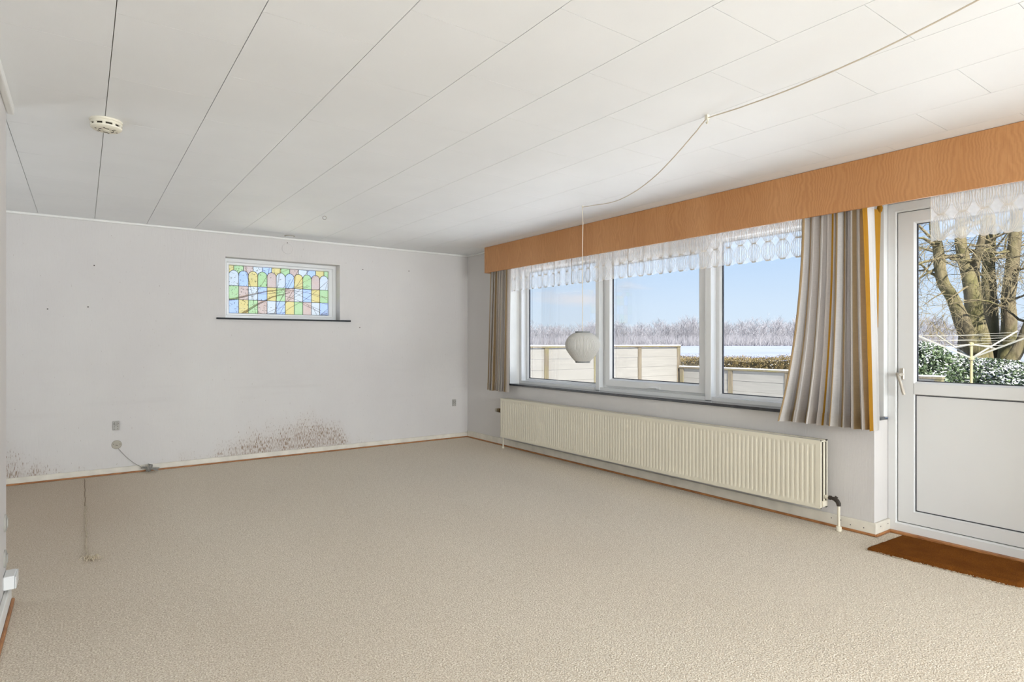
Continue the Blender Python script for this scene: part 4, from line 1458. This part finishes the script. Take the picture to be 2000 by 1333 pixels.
# bare trees: recursive branches
def grow(mb, tw, p, d, r, length, depth, rnd, droop=0.0, up=0.15, kids=(2, 4), bend=0.22):
    pts, rad = [Vector(p)], [r]
    n_ = 5
    d = Vector(d).normalized()
    for i in range(n_):
        d = (d + Vector((rnd.gauss(0, bend), rnd.gauss(0, bend), rnd.gauss(0, bend) + up * 0.3 - droop * (i / n_)))).normalized()
        pts.append(pts[-1] + d * length / n_)
        rad.append(r * (1 - 0.80 * (i + 1) / n_))
    (mb if r > 0.022 else tw).tube(pts, [max(x, 0.0035) for x in rad], 8 if r > 0.05 else (5 if r > 0.015 else 3), False)
    if depth <= 0:
        return
    for k in range(rnd.randint(*kids)):
        s_ = rnd.uniform(0.3, 0.95)
        i = min(int(s_ * n_), n_ - 1)
        q = pts[i].lerp(pts[i + 1], s_ * n_ - i)
        base = (pts[i + 1] - pts[i]).normalized()
        side = base.orthogonal().normalized()
        side = Matrix.Rotation(rnd.uniform(0, 6.28), 3, base) @ side
        nd = (base * rnd.uniform(0.5, 0.95) + side * rnd.uniform(0.5, 1.0) + Vector((0, 0, up))).normalized()
        grow(mb, tw, q, nd, rad[i] * rnd.uniform(0.40, 0.62), length * rnd.uniform(0.55, 0.8), depth - 1, rnd, droop + 0.04, up, kids, bend)

TD = 14.3
def stem_pts(l):
    return [at(u, TD + dd, 1.206 - (v_ - 669.5) * (TD + dd) / 1172.7) for u, v_, dd in l]
tree = thing('beech_tree', tuple(at(1915, TD, gz_at(13))), 'old multi-stemmed mossy bare tree beyond the garden door', 'tree')
rnd = random.Random(77)
PXM = TD / 1172.7
stems = [
    ([(1908, 800, 0), (1906, 735, 0), (1904, 690, 0), (1902, 650, 0), (1902, 615, 0), (1899, 575, 0.0), (1892, 540, 0.1), (1882, 505, 0.2), (1876, 470, 0.2), (1876, 430, 0.3), (1872, 380, 0.3), (1862, 300, 0.4), (1850, 200, 0.5)],
     [38, 33, 29, 24, 16, 13.5, 12, 11, 10, 9, 8, 6, 3]),
    ([(1900, 690, -0.2), (1885, 645, -0.3), (1872, 610, -0.4), (1858, 578, -0.4), (1843, 555, -0.5), (1836, 525, -0.5), (1833, 490, -0.5), (1826, 455, -0.6), (1822, 420, -0.7), (1815, 360, -0.9), (1800, 280, -1.0)],
     [14, 14, 12, 11, 10.5, 9.5, 9, 8, 7, 5, 3]),
    ([(1904, 640, 0.2), (1906, 590, 0.2), (1903, 550, 0.1), (1903, 520, 0.1), (1912, 490, 0.0), (1920, 455, -0.1), (1926, 420, -0.2), (1935, 350, -0.2)], [14, 11, 10, 9, 7, 6, 5, 3]),
    ([(1934, 790, 0.7), (1934, 720, 0.7), (1935, 660, 0.7), (1934, 600, 0.7), (1931, 550, 0.7), (1931, 500, 0.8), (1934, 450, 0.8), (1930, 400, 0.9), (1932, 330, 1.0), (1925, 240, 1.2)], [18, 17, 14.5, 13, 12, 11, 10, 9, 7, 4]),
    ([(1962, 790, 0.3), (1962, 730, 0.3), (1967, 680, 0.3), (1971, 630, 0.2), (1969, 585, 0.2), (1975, 540, 0.2), (1980, 490, 0.1), (1984, 440, 0.1), (1985, 390, 0.0), (1992, 320, 0.0), (2004, 230, 0)], [16, 15, 14.5, 13, 12, 11.5, 11, 10, 9, 7, 4]),
    ([(1958, 770, -0.6), (1966, 720, -0.7), (1985, 690, -0.8), (2002, 655, -0.9), (2022, 600, -1.0), (2040, 520, -1.1), (2050, 420, -1.2)], [13, 12, 10.5, 9.5, 8.5, 7.5, 5]),
]
tw = MB()
for l, rr in stems:
    ps = stem_pts(l)
    m = MB()
    # smooth the polyline
    q, rq = [], []
    for i in range(len(ps) - 1):
        p0, p1, p2, p3 = ps[max(i - 1, 0)], ps[i], ps[i + 1], ps[min(i + 2, len(ps) - 1)]
        for s_ in (0, 0.25, 0.5, 0.75):
            q.append(0.5 * ((2 * p1) + (p2 - p0) * s_ + (2 * p0 - 5 * p1 + 4 * p2 - p3) * s_ ** 2 + (3 * p1 - 3 * p2 + p3 - p0) * s_ ** 3))
            r_ = (rr[i] * (1 - s_) + rr[i + 1] * s_) * PXM
            rq.append(r_ * (1 + 0.07 * mnoise.noise(q[-1] * 2.0)))
    q.append(ps[-1]); rq.append(rr[-1] * PXM)
    m.tube(q, rq, 14, True)
    # branches off the stem
    br = MB()
    n_b = 6
    for k in range(n_b):
        i = rnd.randint(int(len(q) * 0.42), len(q) - 2)
        a_ = rnd.uniform(0, 6.28)
        sd_ = Vector((math.cos(a_), math.sin(a_), rnd.uniform(-0.1, 0.45)))
        grow(br, tw, q[i], sd_, rq[i] * rnd.uniform(0.22, 0.42), rnd.uniform(1.2, 2.2), 3, rnd, 0.05, 0.12, (2, 4), 0.2)
    m.add(br.v, br.f)
    obj('stem', m, 'mossy_bark', tree, smooth='all')
# long low boughs reaching left, ending in hanging twigs
bo = MB()
for (u0, v0, u1, v1, r_) in ((1835, 520, 1780, 548, 5), (1838, 545, 1786, 512, 5), (1832, 480, 1775, 475, 6), (1880, 500, 1800, 462, 6), (1930, 480, 1860, 470, 4.5), (1931, 470, 2010, 455, 4), (1850, 565, 1795, 590, 3), (1890, 560, 1845, 590, 2.5), (1965, 600, 1915, 560, 4), (1972, 585, 1935, 575, 4), (1975, 560, 2020, 530, 5), (1968, 590, 2015, 560, 4)):
    a_, b_ = stem_pts([(u0, v0, -0.4)])[0], stem_pts([(u1, v1, -0.9 + rnd.uniform(-0.5, 0.5))])[0]
    d_ = b_ - a_
    grow(bo, tw, a_, d_, r_ * 0.72 * PXM, d_.length * 1.1, 4, rnd, 0.10, 0.05, (2, 4), 0.14)
obj('boughs', bo, 'mossy_bark', tree, smooth='all')
tag(obj('twigs', tw, 'twig_bark', tree, fix=False), kind='stuff')

# far tree line across the field
rnd = random.Random(9)
m = MB()
def stick(p, q, r0, r1):
    d = (q - p)
    a_ = d.orthogonal().normalized()
    b_ = d.cross(a_).normalized()
    k = len(m.v)
    for (c_, r_) in ((p, r0), (q, r1)):
        for an in (0, 2.094, 4.189):
            m.v.append(tuple(c_ + (a_ * math.cos(an) + b_ * math.sin(an)) * r_))
    for e_ in range(3):
        m.f.append((k + e_, k + (e_ + 1) % 3, k + 3 + (e_ + 1) % 3, k + 3 + e_))
def far_tree(x, y, z, h, wd):
    st = Vector((x, y, z))
    top = st + Vector((rnd.gauss(0, 0.3), rnd.gauss(0, 0.3), h))
    stick(st, st.lerp(top, 0.7), 0.07, 0.03)
    for k in range(int(26 * wd)):
        s_ = rnd.uniform(0.12, 0.85)
        a0 = st.lerp(top, s_)
        an = rnd.uniform(0, 6.28)
        l_ = h * rnd.uniform(0.15, 0.34) * (1.15 - s_ * 0.6)
        d = Vector((math.cos(an) * 0.62, math.sin(an) * 0.62, rnd.uniform(0.35, 1.0))).normalized()
        b0 = a0 + d * l_
        stick(a0, b0, 0.026, 0.012)
        for k2 in range(3):
            an2 = rnd.uniform(0, 6.28)
            d2 = (d + Vector((math.cos(an2) * 0.7, math.sin(an2) * 0.7, rnd.uniform(-0.1, 0.6)))).normalized()
            a1 = a0.lerp(b0, rnd.uniform(0.35, 1.0))
            stick(a1, a1 + d2 * l_ * rnd.uniform(0.4, 0.7), 0.017, 0.008)
for k in range(1150):
    hd_ = R(rnd.uniform(33, 80))
    dist = rnd.uniform(175, 215)
    x, y = CAM.x + dist * math.sin(hd_), CAM.y + dist * math.cos(hd_)
    nn = mnoise.noise(Vector((math.degrees(hd_) * 0.42, 3.3, 0)))
    h = 7.0 + 3.6 * nn + rnd.gauss(0, 0.7)
    if 49 < math.degrees(hd_) < 53: h += 1.6
    far_tree(x, y, gz_at(x) - 0.1, max(4.0, h), 1.0)
# brushwood at the foot of the trees
for k in range(5200):
    hd_ = R(rnd.uniform(33, 80))
    dist = rnd.uniform(168, 180)
    x, y = CAM.x + dist * math.sin(hd_), CAM.y + dist * math.cos(hd_)
    p_ = Vector((x, y, gz_at(x) - 0.1))
    for e_ in range(3):
        stick(p_, p_ + Vector((rnd.gauss(0, 0.6), rnd.gauss(0, 0.6), rnd.uniform(0.8, 3.2))), 0.035, 0.012)
tag(obj('treeline', m, 'hazy_twig', None, fix=False), 'long grey bare treeline on the horizon beyond the snowy field', 'trees', kind='stuff')

# tree and ivy behind the stained-glass window
rnd = random.Random(31)
bt_ = thing('garden_tree', (-2.7, 4.4, GZ), 'bare garden tree seen through the stained glass', 'tree')
m, tw = MB(), MB()
ps = [Vector(q) for q in ((-2.75, 4.4, GZ), (-2.6, 4.3, 0.8), (-2.45, 4.2, 1.3), (-2.3, 4.2, 1.9), (-2.2, 4.2, 4.2))]
m.tube(ps, [0.09, 0.075, 0.06, 0.05, 0.03], 10)
grow(m, tw, (-2.45, 4.2, 1.3), (1.0, 0.1, 0.75), 0.035, 1.7, 3, rnd, 0.04, 0.05, (2, 4), 0.08)
grow(m, tw, (-2.5, 4.2, 1.1), (1.4, 0.1, 0.50), 0.028, 2.4, 3, rnd, 0.05, 0.05, (2, 4), 0.10)
grow(m, tw, (-2.3, 4.2, 1.9), (1.0, 0.1, 0.25), 0.022, 1.5, 2, rnd, 0.04, 0.05, (2, 4), 0.12)
obj('trunk', m, 'shade_bark', bt_, smooth='all')
tag(obj('twigs', tw, 'shade_bark', bt_, fix=False), kind='stuff')
sh = thing('leafy_shrub', (-1.95, 3.3, GZ), 'tall loose evergreen shrub seen through the stained glass', 'shrub')
m = MB()
tw2 = MB()
for k in range(3):
    grow(m, tw2, (-1.95 + rnd.uniform(-0.2, 0.2), 3.3 + rnd.uniform(-0.2, 0.2), GZ), (rnd.gauss(0, 0.25), rnd.gauss(0, 0.25), 1), 0.012, 2.6, 2, rnd, 0.0, 0.3, (2, 4), 0.14)
m.add(tw2.v, tw2.f)
obj('branches', m, 'shade_bark', sh)
m = MB()
leaves(m, [(-2.0 + rnd.gauss(0, 0.26), 3.3 + rnd.gauss(0, 0.35), rnd.uniform(0.8, 2.75)) for _ in range(1300)], 0.015, rnd)
tag(obj('foliage', m, 'shade_leaf', sh, fix=False), kind='stuff')
